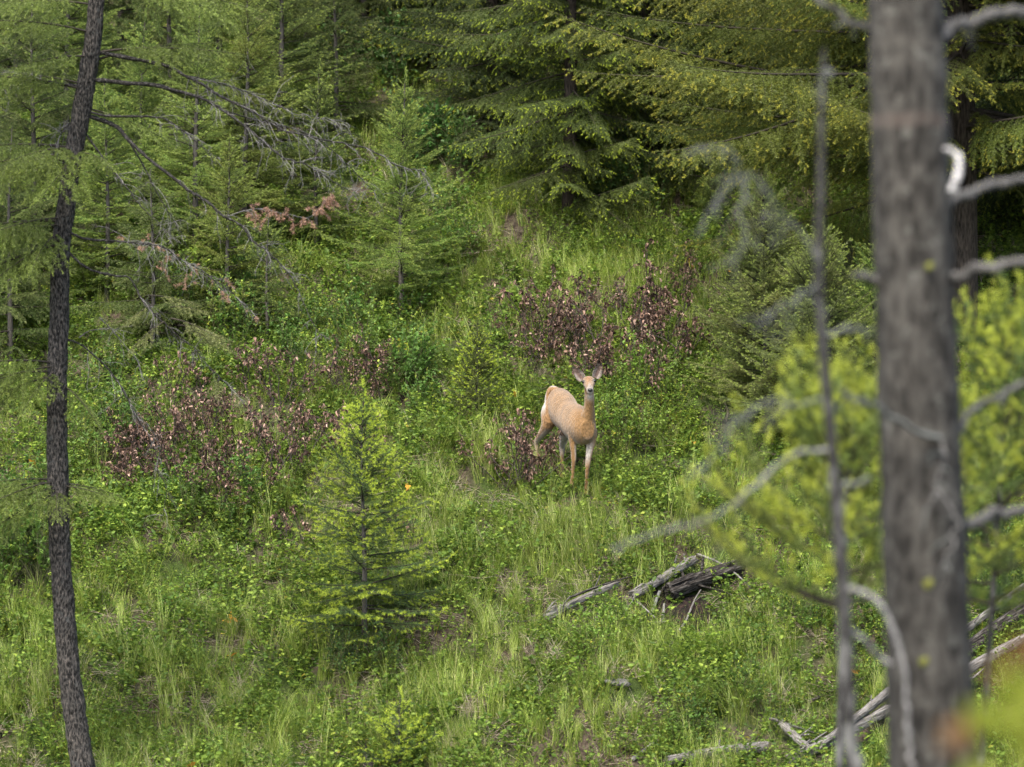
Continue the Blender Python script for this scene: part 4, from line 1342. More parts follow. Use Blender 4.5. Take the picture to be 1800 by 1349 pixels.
DB = [
    ([(172, 92), (220, 101), (258, 108), (295, 117), (325, 133), (356, 149), (391, 171), (448, 199), (498, 228), (569, 246), (649, 263), (699, 292), (742, 304), (754, 341)], 0.022, 0.003, 34, -0.45, 0.0),
    ([(160, 140), (220, 146), (270, 150), (320, 163), (356, 174), (391, 194), (427, 220), (455, 242), (498, 277), (540, 290), (583, 317), (617, 338)], 0.024, 0.0035, 30, -0.6, 0.0),
    ([(325, 133), (356, 139), (409, 153), (455, 171), (498, 189), (555, 206), (605, 217)], 0.009, 0.002, 30, -0.2, 0.0),
    ([(391, 194), (445, 210), (500, 222), (560, 245), (600, 280), (650, 330), (670, 352)], 0.009, 0.002, 20, 0.2, 0.0),
    ([(150, 195), (190, 204), (249, 205), (285, 208), (313, 224), (341, 245), (384, 281)], 0.015, 0.003, 12, -0.4, 0.0),
    ([(160, 205), (203, 222), (228, 249), (263, 281), (299, 309), (334, 336), (366, 356), (391, 379), (423, 395), (441, 420), (473, 445), (505, 480), (526, 516), (548, 562), (566, 597)], 0.021, 0.003, 26, -0.5, 0.0),
    ([(400, 381), (430, 371), (462, 368), (509, 378), (545, 382), (569, 356), (587, 345)], 0.007, 0.002, 22, -0.3, 0.95),
    ([(228, 250), (256, 299), (281, 349), (302, 381), (313, 405)], 0.009, 0.003, 8, 0.0, 0.0),
    ([(150, 235), (192, 292), (220, 327), (249, 363), (285, 400), (300, 430)], 0.010, 0.003, 10, -0.3, 0.0),
    ([(108, 402), (149, 420), (199, 424), (242, 428), (285, 434), (320, 457), (356, 477), (400, 510), (440, 545)], 0.014, 0.003, 44, -0.5, 0.10),
    ([(108, 430), (150, 470), (200, 485), (228, 489), (249, 526), (277, 558), (313, 590), (341, 612), (370, 647), (405, 683)], 0.013, 0.003, 20, -0.3, 0.0),
    ([(110, 594), (140, 605), (162, 622), (192, 651), (220, 693), (245, 743), (270, 761), (281, 790), (276, 821), (292, 857), (290, 889), (281, 921)], 0.010, 0.0025, 16, 0.0, 0.0),
    ([(174, 558), (199, 583), (228, 619), (245, 640)], 0.0055, 0.003, 4, 0.0, 0.0),
    ([(139, 594), (160, 581), (199, 578), (236, 572)], 0.0055, 0.003, 2, 0.0, 0.0),
    ([(145, 151), (115, 150), (85, 146), (57, 142), (21, 149), (-10, 168), (-70, 200)], 0.016, 0.006, 12, -0.3, 0.0),
    ([(140, 205), (118, 222), (100, 250), (92, 275)], 0.010, 0.003, 8, -0.2, 0.0),
]
for i, (pix, r0, r1, tw, dy, br) in enumerate(DB):
    me = dead_branch(base, pix, YL, r0, r1, 'dark_deadwood' if r0 > 0.008 else 'deadwood', 'grey_twig', 600 + i, twigs=int(tw * 1.5), twig_r=0.0027, sub=3, dyend=dy, brown=br, start=0.3 if r0 > 0.012 else 0.15,
                     droop=0.22 if i not in (6,) else 0.3, tlen=(0.10, 0.45) if i not in (6,) else (0.1, 0.22))
    o = link('dead_branch', me, root)
    if br > 0.5:
        o['label'] = 'dead side branch with rusty brown needles'
# live drooping boughs (px, py of origin, azimuth deg, length, elevation)
LB = [(128, 285, 215, 1.1, 10), (128, 280, 262, 0.9, -8), (135, 262, 190, 1.3, 12), (132, 270, 300, 0.75, 5), (150, 160, 200, 1.2, 18), (150, 150, 168, 1.0, 20), (158, 110, 20, 1.1, 25),
      (165, 60, 205, 1.1, 18), (160, 95, 350, 1.25, 14), (145, 190, 15, 0.8, -5), (168, 10, 180, 1.0, 15), (170, -30, 345, 1.3, 5),
      (112, 395, 220, 1.0, 0), (112, 400, 180, 1.1, 8), (112, 405, 250, 0.8, -10), (108, 430, 195, 1.1, -8), (110, 400, 160, 1.0, 5), (102, 655, 190, 0.95, 8), (102, 660, 215, 0.9, -6), (102, 650, 240, 0.7, -14),
      (101, 670, 320, 0.6, -25), (101, 850, 185, 0.85, 6), (101, 858, 225, 0.8, 0), (102, 862, 275, 0.6, -6), (102, 855, 330, 0.6, 5), (102, 845, 200, 1.0, 10), (101, 848, 240, 0.9, 4), (102, 640, 205, 1.1, 12), (102, 645, 225, 1.0, 2), (110, 390, 205, 1.2, 6), (112, 385, 235, 1.0, 4), (130, 265, 250, 1.1, 6), (102, 868, 205, 0.9, -14), (101, 850, 10, 0.5, 4),
      (130, 270, 235, 1.2, 0), (110, 420, 235, 1.0, -12), (160, 100, 225, 0.9, 5), (175, -60, 225, 1.2, -5), (175, -70, 20, 1.3, -8)]
rng = np.random.default_rng(77)
zc = pp[:, 2]
for (px, py, az, L_, el) in LB:
    q = P(px, py, YL) - base
    me, scl = pick('droopy', L_ * 1.15, rng)
    m4 = Matrix.Translation(q) @ Matrix.Rotation(math.radians(az + rng.uniform(-8, 8)), 4, 'Z') @ Matrix.Rotation(-math.radians(el), 4, 'Y') @ Matrix.Rotation(rng.uniform(-0.2, 0.2), 4, 'X') @ Matrix.Diagonal((scl, scl, scl, 1))
    c = np.array((0.150, 0.200, 0.042)) * rng.uniform(0.8, 1.25)
    o = link('live_bough', me, root, m4, tuple(c))
    o.material_slots[2].link = 'OBJECT'
    o.material_slots[2].material = M['shoot_pale']
# green tufts at the tips of the dead limb
for (px, py, az, L_, el, dy) in [(313, 572, 20, 0.5, 0, -0.25), (300, 560, -25, 0.55, -5, -0.25), (290, 565, 200, 0.45, -25, -0.2), (330, 580, 5, 0.45, -10, -0.25), (262, 520, 10, 0.45, 5, -0.2),
                                 (270, 535, 190, 0.35, -20, -0.2), (375, 660, 300, 0.22, -60, -0.3), (405, 680, 330, 0.25, -40, -0.3), (385, 665, 250, 0.2, -70, -0.3), (300, 540, 330, 0.4, 8, -0.2)]:
    q = P(px, py, YL + dy) - base
    me, scl = pick('droopy', L_, rng)
    m4 = Matrix.Translation(q) @ Matrix.Rotation(math.radians(az), 4, 'Z') @ Matrix.Rotation(-math.radians(el), 4, 'Y') @ Matrix.Diagonal((scl, scl, scl, 1))
    o = link('live_bough', me, root, m4, (0.22, 0.24, 0.085))
    o.material_slots[2].link = 'OBJECT'
    o.material_slots[2].material = M['shoot_dull']

# ------------------------------------------------------------------ near grey trunk on the right (out of focus)
YT = 14.0
bx = P(1660, 0, YT).x
base = Vector((bx, YT, H(bx, YT)))
root = empty('grey_trunk_tree', base, 'big grey barked tree trunk close to the viewer with stubby dead branches', 'tree')
tp = [(1580, -900), (1588, -300), (1592, 0), (1600, 250), (1607, 480), (1617, 750), (1627, 1000), (1640, 1349), (1652, 1700)]
wd = [112, 124, 132, 136, 138, 143, 148, 154, 162]
path = [base + Vector((0.02, 0, -0.2))] + [P(x, y, YT) for x, y in tp][::-1]
rad = [0.27] + [w / 2 / F * YT for w in wd][::-1]
pp = smooth_path([q - base for q in path], 130)
mb = MB()
mb.tube(pp, np.interp(np.linspace(0, 1, 130), np.linspace(0, 1, len(rad)), rad) * (1 + 0.02 * np.sin(np.linspace(0, 90, 130)) * np.sin(np.linspace(0, 37, 130))), 30, 0, rough=0.03, rng=np.random.default_rng(5))
trunk = link('trunk', mb.build('trunk', [M['near_bark']], True), root)
M['near_bark'].node_tree.nodes  # bands are set from the pixel rows below
zb = [(215, 0.0), (80, 0.0)]
cmp_nodes = [nd for nd in M['near_bark'].node_tree.nodes if nd.type == 'MATH' and nd.operation == 'COMPARE']
for nd, (py, _) in zip(cmp_nodes, zb):
    nd.inputs[1].default_value = (P(0, py, YT) - base).z + 0.025
NB = [
    ([(1650, 66), (1672, 52), (1700, 40), (1750, 25), (1830, 12)], 0.027, 0.022, 'deadwood', 0.3),
    ([(1662, 358), (1700, 342), (1730, 330), (1765, 318), (1830, 305)], 0.022, 0.015, 'deadwood', 0.3),
    ([(1655, 496), (1690, 482), (1730, 472), (1765, 465), (1830, 452)], 0.022, 0.017, 'deadwood', -0.2),
    ([(1680, 765), (1700, 738), (1722, 718), (1760, 695), (1830, 668)], 0.016, 0.012, 'deadwood', 0.3),
    ([(1690, 925), (1720, 914), (1750, 905), (1785, 895), (1840, 885)], 0.024, 0.018, 'deadwood', 0.3),
    ([(1545, 62), (1515, 45), (1490, 30), (1440, 0), (1400, -30)], 0.018, 0.012, 'sapling_bark', 0.3),
    ([(1545, 497), (1520, 488), (1502, 484)], 0.022, 0.008, 'deadwood', -0.1),
    ([(1655, 772), (1600, 752), (1560, 734), (1520, 708), (1478, 688)], 0.012, 0.006, 'lichen_twig', -0.3),
    ([(1655, 770), (1660, 800), (1655, 830), (1638, 860), (1632, 900)], 0.007, 0.004, 'deadwood', -0.2),
    ([(1640, 850), (1664, 885), (1678, 925), (1676, 960), (1655, 1005)], 0.007, 0.004, 'deadwood', -0.2),
    ([(1660, 262), (1680, 268), (1688, 285), (1684, 312), (1672, 335)], 0.008, 0.016, 'white_wood', -0.12),
]
for i, (pix, r0, r1, mt, dy) in enumerate(NB):
    off = -0.17 if i in (7, 8, 9, 10) else -0.02
    me = dead_branch(base, pix, YT + off, r0, r1, mt, 'lichen_twig', 700 + i, twigs=0 if i in (6, 10) else 4, dyend=dy, rough=0.22, kink=0.009 if i != 10 else 0.003, tlen=(0.03, 0.16), twig_r=0.0045, sub=1)
    o = link('dead_branch', me, root)
    if mt == 'white_wood':
        o['label'] = 'broken white branch stub hooked downwards'
for (px, py, s) in [(1634, 468, 0.016), (1632, 1026, 0.02), (1624, 1163, 0.018)]:
    bm = bmesh.new()
    bmesh.ops.create_icosphere(bm, subdivisions=2, radius=1)
    for v in bm.verts:
        v.co *= 1 + 0.5 * mnoise.noise(v.co * 2.0)
        v.co = Vector((v.co.x * s, v.co.y * 0.01, v.co.z * s))
    me = bpy.data.meshes.new('lichen_patch')
    bm.to_mesh(me)
    bm.free()
    me.materials.append(M['lichen'])
    o = link('lichen_patch', me, root)
    o.location = P(px, py, YT - 0.165) - base

# ------------------------------------------------------------------ thin dead sapling in front of it
YS = 13.4
bx = P(1520, 0, YS).x
base = Vector((bx, YS, H(bx, YS)))
root = empty('dead_sapling', base, 'thin dead sapling with lichen grey bark and drooping bare twigs left of the big trunk', 'sapling')
tp = [(1448, 85), (1444, 200), (1443, 330), (1440, 420), (1440, 520), (1450, 650), (1462, 780), (1470, 880), (1478, 980), (1484, 1080), (1490, 1200), (1497, 1349), (1508, 1600)]
wd = [7, 11, 15, 16, 17, 19, 20, 22, 24, 25, 26, 28, 31]
path = [base + Vector((0, 0, -0.15))] + [P(x, y, YS) for x, y in tp][::-1]
rad = [0.05] + [w / 2 / F * YS for w in wd][::-1]
pp = smooth_path([q - base for q in path], 100)
mb = MB()
mb.tube(pp, np.interp(np.linspace(0, 1, 100), np.linspace(0, 1, len(rad)), rad), 12, 0, rough=0.06, rng=np.random.default_rng(6))
link('trunk', mb.build('trunk', [M['sapling_bark']], True), root)
SB = [
    ([(1462, 790), (1425, 796), (1395, 803), (1360, 828), (1330, 850), (1280, 885), (1230, 915), (1160, 935), (1080, 965)], 0.010, 0.003, 'pale_deadwood', 5, -0.4),
    ([(1440, 460), (1430, 447), (1403, 404), (1372, 373), (1353, 342), (1322, 319), (1298, 311), (1298, 280), (1275, 260), (1240, 262), (1205, 278)], 0.006, 0.0038, 'lichen_twig', 12, -0.5),
    ([(1312, 319), (1302, 350), (1303, 380), (1318, 416), (1300, 445), (1262, 470)], 0.0048, 0.002, 'lichen_twig', 8, -0.3),
    ([(1300, 322), (1287, 327), (1255, 350), (1236, 383), (1228, 410)], 0.0042, 0.0018, 'lichen_twig', 7, -0.3),
    ([(1452, 700), (1400, 708), (1350, 715), (1320, 730), (1290, 748), (1268, 790), (1240, 820), (1205, 850)], 0.0058, 0.002, 'lichen_twig', 26, -0.4),
    ([(1440, 500), (1400, 520), (1360, 545), (1340, 580)], 0.0055, 0.002, 'lichen_twig', 9, -0.3),
    ([(1450, 585), (1480, 582), (1512, 578)], 0.009, 0.005, 'lichen_twig', 3, 0.0),
    ([(1470, 855), (1500, 850), (1530, 848)], 0.010, 0.007, 'lichen_twig', 1, 0.0),
    ([(1485, 1100), (1510, 1120), (1535, 1145), (1560, 1170)], 0.013, 0.009, 'pale_deadwood', 0, 0.1),
    ([(1482, 1035), (1510, 1038), (1545, 1066), (1572, 1112), (1588, 1170), (1592, 1240), (1600, 1310), (1606, 1360)], 0.0125, 0.007, 'pale_deadwood', 0, -0.15),
    ([(1445, 130), (1452, 122), (1462, 130)], 0.007, 0.004, 'lichen_twig', 2, -0.05),
]
for i, (pix, r0, r1, mt, tw, dy) in enumerate(SB):
    me = dead_branch(base, pix, YS, r0, r1, mt, 'lichen_twig', 800 + i, twigs=tw, dyend=dy, rough=0.22, tlen=(0.05, 0.20), start=0.15, twig_r=0.0026, droop=0.35, kink=0.011 if i not in (9, 10) else 0.005)
    o = link('dead_branch', me, root)
    if i == 9:
        o['label'] = 'thick bleached branch curving down before the big trunk'

# ------------------------------------------------------------------ bright young pines between sapling and slope (out of focus)
for (px, Y, py_top, rad_, hbot, lab, sd, col) in [
    (1492, 18.5, 700, 1.25, 1062, 'yellow green young pine whose blurred crown spreads left behind the thin sapling', 1, (0.135, 0.175, 0.034)),
    (1688, 18.8, 565, 0.98, 1065, 'yellow green young pine rising right of the big grey trunk', 2, (0.10, 0.15, 0.034))]:
    x = (px - 900) / F * Y
    b = Vector((x, Y, H(x, Y)))
    hh = top_height(b, py_top)
    zb_ = (674.5 - hbot) / F * Y - b.z
    conifer('young_pine', b, hh, rad_, 'pine', col, 'shoot_pine', lab, h0=zb_ / hh, gap=0.17, gaps=0.12, wild=9, per=6, elev=(55, 8), power=0.62, trunk_r=0.045, bark='sapling_bark', seed=120 + sd, colvar=0.25, lean=(0.17 if sd == 2 else 0.0, 0))

# ------------------------------------------------------------------ nearest leaves in the lower right corner
YB = 5.6
bx = P(1800, 0, YB).x
base = Vector((bx, YB, H(bx, YB)))
root = empty('broadleaf_bush', base, 'nearest bush tip with large yellow green and reddish leaves by the big trunk', 'shrub')
mb, lv, rl = MB(), MB(), MB()
rng = np.random.default_rng(14)
for i, (px, py) in enumerate([(1755, 1300), (1790, 1230), (1800, 1160), (1700, 1290), (1830, 1290)]):
    t_ = np.array(P(px, py, YB + rng.uniform(-0.1, 0.1)) - base)
    st_ = np.array([rng.normal() * 0.04, rng.normal() * 0.04, -0.08])
    pth = smooth_path([st_, st_ * 0.5 + t_ * 0.5 + np.array([0.06, 0, 0.1]), t_], 14)
    mb.tube(pth, np.linspace(0.008, 0.002, 14), 5, 0)
link('stems', mb.build('stems', [M['green_stem']]), root)


def big_leaf(px, py, size, ang, mat, tilt=0.4):
    m_ = MB()
    n_ = 9
    t = np.linspace(0, 1, n_)
    w = 0.5 * size * 0.55 * np.sin(np.pi * t ** 0.8) ** 0.8
    d = np.array([math.cos(ang), -0.25, math.sin(ang)])
    d = unit(d)
    l_ = unit(np.cross(d, np.array([0, -1.0, tilt])))
    nn = np.cross(l_, d)
    o_ = np.array(P(px, py, YB) - base)
    c = o_ + np.outer(t * size, d) - np.outer(0.2 * size * t ** 2, nn)
    v = np.concatenate([c + l_ * w[:, None] + nn * w[:, None] * 0.3, c, c - l_ * w[:, None] + nn * w[:, None] * 0.3])
    q = np.arange(n_ - 1)
    m_.add(v, np.concatenate([np.stack([q, q + 1, q + n_ + 1, q + n_], 1), np.stack([q + n_, q + n_ + 1, q + 2 * n_ + 1, q + 2 * n_], 1)]), 0)
    o = link('leaf', m_.build('leaf', [M[mat]], True), root)
    return o


for (px, py, s, a, mt) in [(1745, 1300, 0.07, 2.2, 'broad_leaf'), (1770, 1285, 0.08, 1.0, 'broad_leaf'), (1790, 1240, 0.07, 1.9, 'broad_leaf'), (1800, 1225, 0.07, 0.8, 'broad_leaf'),
                           (1780, 1325, 0.08, -0.4, 'broad_leaf'), (1750, 1345, 0.08, 3.6, 'broad_leaf'), (1790, 1175, 0.05, 1.8, 'red_leaf'), (1810, 1165, 0.05, 1.2, 'red_leaf'), (1775, 1195, 0.045, 2.6, 'red_leaf'),
                           (1715, 1285, 0.055, 3.0, 'red_leaf'), (1705, 1290, 0.05, 3.5, 'red_leaf'), (1800, 1349, 0.08, 1.5, 'broad_leaf'), (1765, 1265, 0.06, 2.7, 'broad_leaf'), (1820, 1300, 0.08, 2.5, 'broad_leaf')]:
    o = big_leaf(px, py, s, a, mt)
    if mt == 'red_leaf':
        o['label'] = 'reddish orange leaf'

# ------------------------------------------------------------------ the deer
DEER = P(1012, 858, 40.2)
DEER.z = H(DEER.x, DEER.y)
droot = empty('deer', DEER, 'tan white tailed deer standing in the clearing, facing the viewer with ears up', 'deer')


def ring_loft(bm, rings, sides=20):
    """rings: (centre Vector, forward Vector, half width, half height)"""
    prev = None
    first = None
    for (c, f, w, h) in rings:
        f = f.normalized()
        side = (Vector((1, 0, 0)) - f * f.x).normalized()
        up = side.cross(f)
        ring = [bm.verts.new(c + side * (w * math.cos(a)) + up * (h * math.sin(a))) for a in [k * 2 * math.pi / sides for k in range(sides)]]
        if prev:
            for k in range(sides):
                bm.faces.new((prev[k], prev[(k + 1) % sides], ring[(k + 1) % sides], ring[k]))
        else:
            first = ring
        prev = ring
    bm.faces.new(first[::-1])
    bm.faces.new(prev)


def chain(bm, lst, sides=14, n=26, sx=1.0):
    pr = smooth_path([(*P(*q[:3]), q[3]) for q in lst], n)
    pts, rs = pr[:, :3], pr[:, 3]
    tg = np.gradient(pts, axis=0)
    ring_loft(bm, [(Vector(pts[i]), Vector(tg[i]), rs[i] * sx, rs[i]) for i in range(n)], sides)


def loft2(bm, lst, n=44, sides=24):
    pr = smooth_path([(*P(*q[:3]), q[3], q[4]) for q in lst], n)
    pts, ws, hs = pr[:, :3], pr[:, 3], pr[:, 4]
    tg = np.gradient(pts, axis=0)
    ring_loft(bm, [(Vector(pts[i]), Vector((tg[i][0], tg[i][1], 0.3 * tg[i][2])), ws[i], hs[i]) for i in range(n)], sides)


bm = bmesh.new()
loft2(bm, [(976, 704, 40.96, 0.05, 0.09), (979, 709, 40.90, 0.115, 0.165), (984, 714, 40.80, 0.150, 0.205), (992, 723, 40.62, 0.158, 0.215), (1002, 735, 40.42, 0.150, 0.192),
           (1013, 744, 40.2, 0.162, 0.212), (1023, 750, 40.0, 0.148, 0.205), (1030, 754, 39.89, 0.122, 0.165), (1034, 756, 39.82, 0.075, 0.11)])
# neck
chain(bm, [(1024, 762, 40.04, 0.135), (1029, 749, 39.96, 0.122), (1032.5, 737, 39.90, 0.090), (1034.8, 725, 39.86, 0.069), (1035.8, 712, 39.83, 0.058), (1036, 699, 39.815, 0.054), (1035.5, 686, 39.81, 0.052), (1035, 674, 39.80, 0.048)], 18)
# head
hd = [(1035, 670, 39.86, 0.040, 0.040), (1035, 670.5, 39.82, 0.058, 0.052), (1035, 671, 39.76, 0.072, 0.062), (1035.3, 673.5, 39.70, 0.067, 0.064), (1035.8, 678, 39.64, 0.050, 0.056),
      (1036.5, 682.5, 39.58, 0.041, 0.049), (1037, 686, 39.53, 0.038, 0.044), (1037.3, 688, 39.49, 0.034, 0.037), (1037.5, 689, 39.47, 0.022, 0.022)]
loft2(bm, hd, 26, 20)
# front legs
chain(bm, [(1012, 752, 40.02, 0.075), (1008, 768, 40.03, 0.060), (1007.5, 780, 40.02, 0.043), (1008, 795, 40.0, 0.033), (1008.5, 808, 39.985, 0.030), (1008, 818, 39.99, 0.023), (1007, 832, 40.0, 0.0195),
           (1005.5, 846, 40.0, 0.023), (1005, 852, 39.985, 0.020), (1004.5, 859, 39.97, 0.026)])
chain(bm, [(1038, 756, 39.95, 0.078), (1039, 772, 39.95, 0.060), (1037.5, 786, 39.94, 0.046), (1035, 802, 39.92, 0.035), (1033, 817, 39.905, 0.030), (1032, 830, 39.91, 0.023), (1031, 846, 39.92, 0.0195),
           (1030, 860, 39.92, 0.023), (1029.5, 866, 39.90, 0.020), (1029, 872, 39.885, 0.026)])
# hind legs
chain(bm, [(976, 712, 40.80, 0.12), (968, 728, 40.80, 0.115), (964, 744, 40.76, 0.085), (957, 757, 40.80, 0.058), (949, 768, 40.88, 0.043), (943.5, 777, 40.94, 0.034), (944, 788, 40.945, 0.026), (945.5, 808, 40.94, 0.021),
           (947, 827, 40.93, 0.025), (948, 833, 40.91, 0.022), (948.5, 840, 40.89, 0.028)])
chain(bm, [(992, 725, 40.72, 0.11), (995, 745, 40.64, 0.095), (994, 760, 40.62, 0.070), (990, 774, 40.70, 0.046), (988, 786, 40.77, 0.034), (988, 797, 40.765, 0.026), (988, 816, 40.75, 0.021),
           (987.5, 834, 40.73, 0.025), (987, 840, 40.71, 0.022), (986.5, 847, 40.69, 0.028)])
# shoulder blade and knee of the thigh
chain(bm, [(1019, 722, 40.10, 0.055), (1013, 737, 40.06, 0.078), (1009, 752, 40.04, 0.070), (1007, 766, 40.03, 0.060)], 14)
# tail, half raised behind the rump
chain(bm, [(980, 688, 40.92, 0.045), (971, 685, 40.96, 0.045), (965.5, 693, 40.98, 0.042), (963, 706, 40.98, 0.038), (961.5, 722, 40.96, 0.030), (961, 736, 40.92, 0.015)], 12)
me = bpy.data.meshes.new('deer_raw')
bm.to_mesh(me)
bm.free()
tmp = bpy.data.objects.new('deer_raw', me)
COL.objects.link(tmp)
md = tmp.modifiers.new('remesh', 'REMESH')
md.mode = 'VOXEL'
md.voxel_size = 0.0075
md2 = tmp.modifiers.new('smooth', 'SMOOTH')
md2.factor = 0.5
md2.iterations = 10
dg = bpy.context.evaluated_depsgraph_get()
ev = tmp.evaluated_get(dg)
body = bpy.data.meshes.new_from_object(ev, depsgraph=dg)
bpy.data.objects.remove(tmp)
co = np.empty(len(body.vertices) * 3)
body.vertices.foreach_get('co', co)
co = co.reshape(-1, 3)
nr = np.empty(len(body.vertices) * 3)
body.vertices.foreach_get('normal', nr)
nr = nr.reshape(-1, 3)
vx = 900 + co[:, 0] / co[:, 1] * F
vy = 674.5 - co[:, 2] / co[:, 1] * F
dep = co[:, 1]
tan = np.array([0.41, 0.232, 0.092])
rust = np.array([0.45, 0.245, 0.105])
grey = np.array([0.40, 0.268, 0.155])
white = np.array([0.74, 0.70, 0.64])
dk = np.array([0.16, 0.10, 0.065])
c = np.tile(tan, (len(co), 1))


def blend(c, col, w):
    w = np.clip(w, 0, 1)[:, None]
    return c * (1 - w) + np.asarray(col) * w


sm = lambda a, lo, hi: np.clip((a - lo) / (hi - lo), 0, 1)


def win(a, lo, hi, soft):
    return np.clip((a - lo) / soft + 0.5, 0, 1) * np.clip((hi - a) / soft + 0.5, 0, 1)


up = nr[:, 2]
c = blend(c, grey, sm(up, 0.1, 0.9) * win(dep, 39.95, 40.8, 0.2) * win(vy, 600, 770, 30) * 0.8)        # greyer where the back faces up
c = blend(c, rust, sm(dep, 40.45, 40.85) * win(vy, 600, 745, 14) * (1 - sm(up, 0.2, 0.9)) * 0.7)          # rusty rump
c = blend(c, white, sm(-up, 0.35, 0.85) * win(dep, 39.95, 42, 0.1) * win(vy, 755, 800, 8) * 0.85)         # white belly
c = blend(c, white, win(vx, 900, 959.3, 3) * win(vy, 674, 724, 16) * win(dep, 40.7, 42, 0.1))
c = blend(c, white, win(vx, 900, 984, 14) * win(vy, 600, 680.5, 3) * win(dep, 40.7, 42, 0.1) * 0.7)
c = blend(c, white, sm(dep, 40.985, 41.02) * win(vy, 600, 738, 8))                                         # tail and rump edge
c = blend(c, white, sm(nr[:, 0], 0.1, 0.8) * win(vx, 998, 1013, 4) * win(vy, 765, 806, 22) * win(dep, 39, 40.2, 0.1) * 0.8)
c = blend(c, white, sm(-nr[:, 0] * 0.5 - nr[:, 1], 0.2, 0.9) * win(vx, 1024, 1046, 4) * win(vy, 778, 812, 22) * win(dep, 39, 40.1, 0.1) * 0.8)
c = blend(c, white, win(dep, 40.58, 40.80, 0.08) * win(vx, 982, 1000, 4) * win(vy, 760, 800, 16) * 0.6)
c = blend(c, white, win(dep, 40.86, 41.2, 0.05) * win(vx, 938, 952, 4) * win(vy, 772, 800, 10) * 0.3)
c = blend(c, dk, np.exp(-((vx - 1037) / 5) ** 2 - ((vy - 772) / 8) ** 2) * win(dep, 39, 39.97, 0.06) * 0.4)  # darker brisket
hd_m = win(vy, 600, 699, 4) * win(dep, 39, 39.88, 0.06)
c = blend(c, white, np.exp(-((vx - 1037) / 7) ** 2 - ((vy - 698) / 6) ** 2) * win(dep, 39, 39.86, 0.06) * 0.8)
c = blend(c, white, np.exp(-((vx - 1037.3) / 7) ** 2 - ((vy - 693.5) / 3.4) ** 2) * win(dep, 39, 39.64, 0.06) * 1.2)
c = blend(c, np.array([0.45, 0.41, 0.38]), win(dep, 39, 39.545, 0.05) * win(vy, 600, 692, 4) * 0.7)
c = blend(c, np.array([0.52, 0.43, 0.36]), np.exp(-((vx - 1036.3) / 3.0) ** 2) * win(vy, 672, 685, 5) * win(dep, 39, 39.74, 0.06) * 0.7)
c = blend(c, np.array([0.40, 0.19, 0.08]), np.exp(-((vx - 1035.5) / 7) ** 2 - ((vy - 663.5) / 4.5) ** 2) * hd_m * 0.8)
for ex, ey in ((1026.2, 671.5), (1044.6, 669.8)):
    c = blend(c, np.array([0.50, 0.39, 0.30]), np.exp(-((vx - ex) / 4.5) ** 2 - ((vy - ey) / 4.5) ** 2) * hd_m * 0.7)
    c = blend(c, np.array([0.10, 0.06, 0.04]), np.exp(-((vx - ex) / 2.6) ** 2 - ((vy - ey) / 2.2) ** 2) * hd_m * 0.9)
for hx, hy in ((1004.5, 858), (1029, 871), (948, 839), (986.5, 846)):
    c = blend(c, np.array([0.02, 0.016, 0.014]), np.exp(-((vx - hx) / 6) ** 2) * sm(vy, hy - 4, hy - 1))
c = c * 0.47
ca = body.color_attributes.new('coat', 'FLOAT_COLOR', 'POINT')
ca.data.foreach_set('color', np.concatenate([c, np.ones((len(c), 1))], 1).ravel())
co = co - np.array(DEER)
body.vertices.foreach_set('co', co.ravel())
body.polygons.foreach_set('use_smooth', np.ones(len(body.polygons), bool))
body.update()

fm, N, L = new_mat('deer_coat')
out = N.new('ShaderNodeOutputMaterial')
at_ = N.new('ShaderNodeAttribute')
at_.attribute_name = 'coat'
tc = N.new('ShaderNodeTexCoord')
mp = N.new('ShaderNodeMapping')
mp.inputs['Scale'].default_value = (1.0, 1.0, 0.45)
L.new(tc.outputs['Object'], mp.inputs[0])
n1 = N.new('ShaderNodeTexNoise')
n1.inputs['Scale'].default_value = 62
n1.inputs['Detail'].default_value = 4
L.new(mp.outputs[0], n1.inputs['Vector'])
n2 = N.new('ShaderNodeTexNoise')
n2.inputs['Scale'].default_value = 11
n2.inputs['Detail'].default_value = 3
L.new(mp.outputs[0], n2.inputs['Vector'])
ad = N.new('ShaderNodeMath')
ad.operation = 'ADD'
L.new(n1.outputs[0], ad.inputs[0])
L.new(n2.outputs[0], ad.inputs[1])
mr = N.new('ShaderNodeMapRange')
mr.inputs['From Min'].default_value, mr.inputs['From Max'].default_value = 0.7, 1.3
mr.inputs['To Min'].default_value, mr.inputs['To Max'].default_value = 0.70, 1.26
L.new(ad.outputs[0], mr.inputs['Value'])
sc_ = N.new('ShaderNodeVectorMath')
sc_.operation = 'SCALE'
L.new(at_.outputs['Color'], sc_.inputs[0])
L.new(mr.outputs[0], sc_.inputs['Scale'])
pb = N.new('ShaderNodeBsdfPrincipled')
pb.inputs['Roughness'].default_value = 0.8
pb.inputs['Specular IOR Level'].default_value = 0.15
pb.inputs['Sheen Weight'].default_value = 0.25
pb.inputs['Sheen Roughness'].default_value = 0.5
L.new(sc_.outputs[0], pb.inputs['Base Color'])
bp = N.new('ShaderNodeBump')
bp.inputs['Strength'].default_value = 0.9
bp.inputs['Distance'].default_value = 0.02
L.new(n1.outputs[0], bp.inputs['Height'])
L.new(bp.outputs[0], pb.inputs['Normal'])
L.new(pb.outputs[0], out.inputs['Surface'])
body.materials.clear()
body.materials.append(fm)
link('body', body, droot)


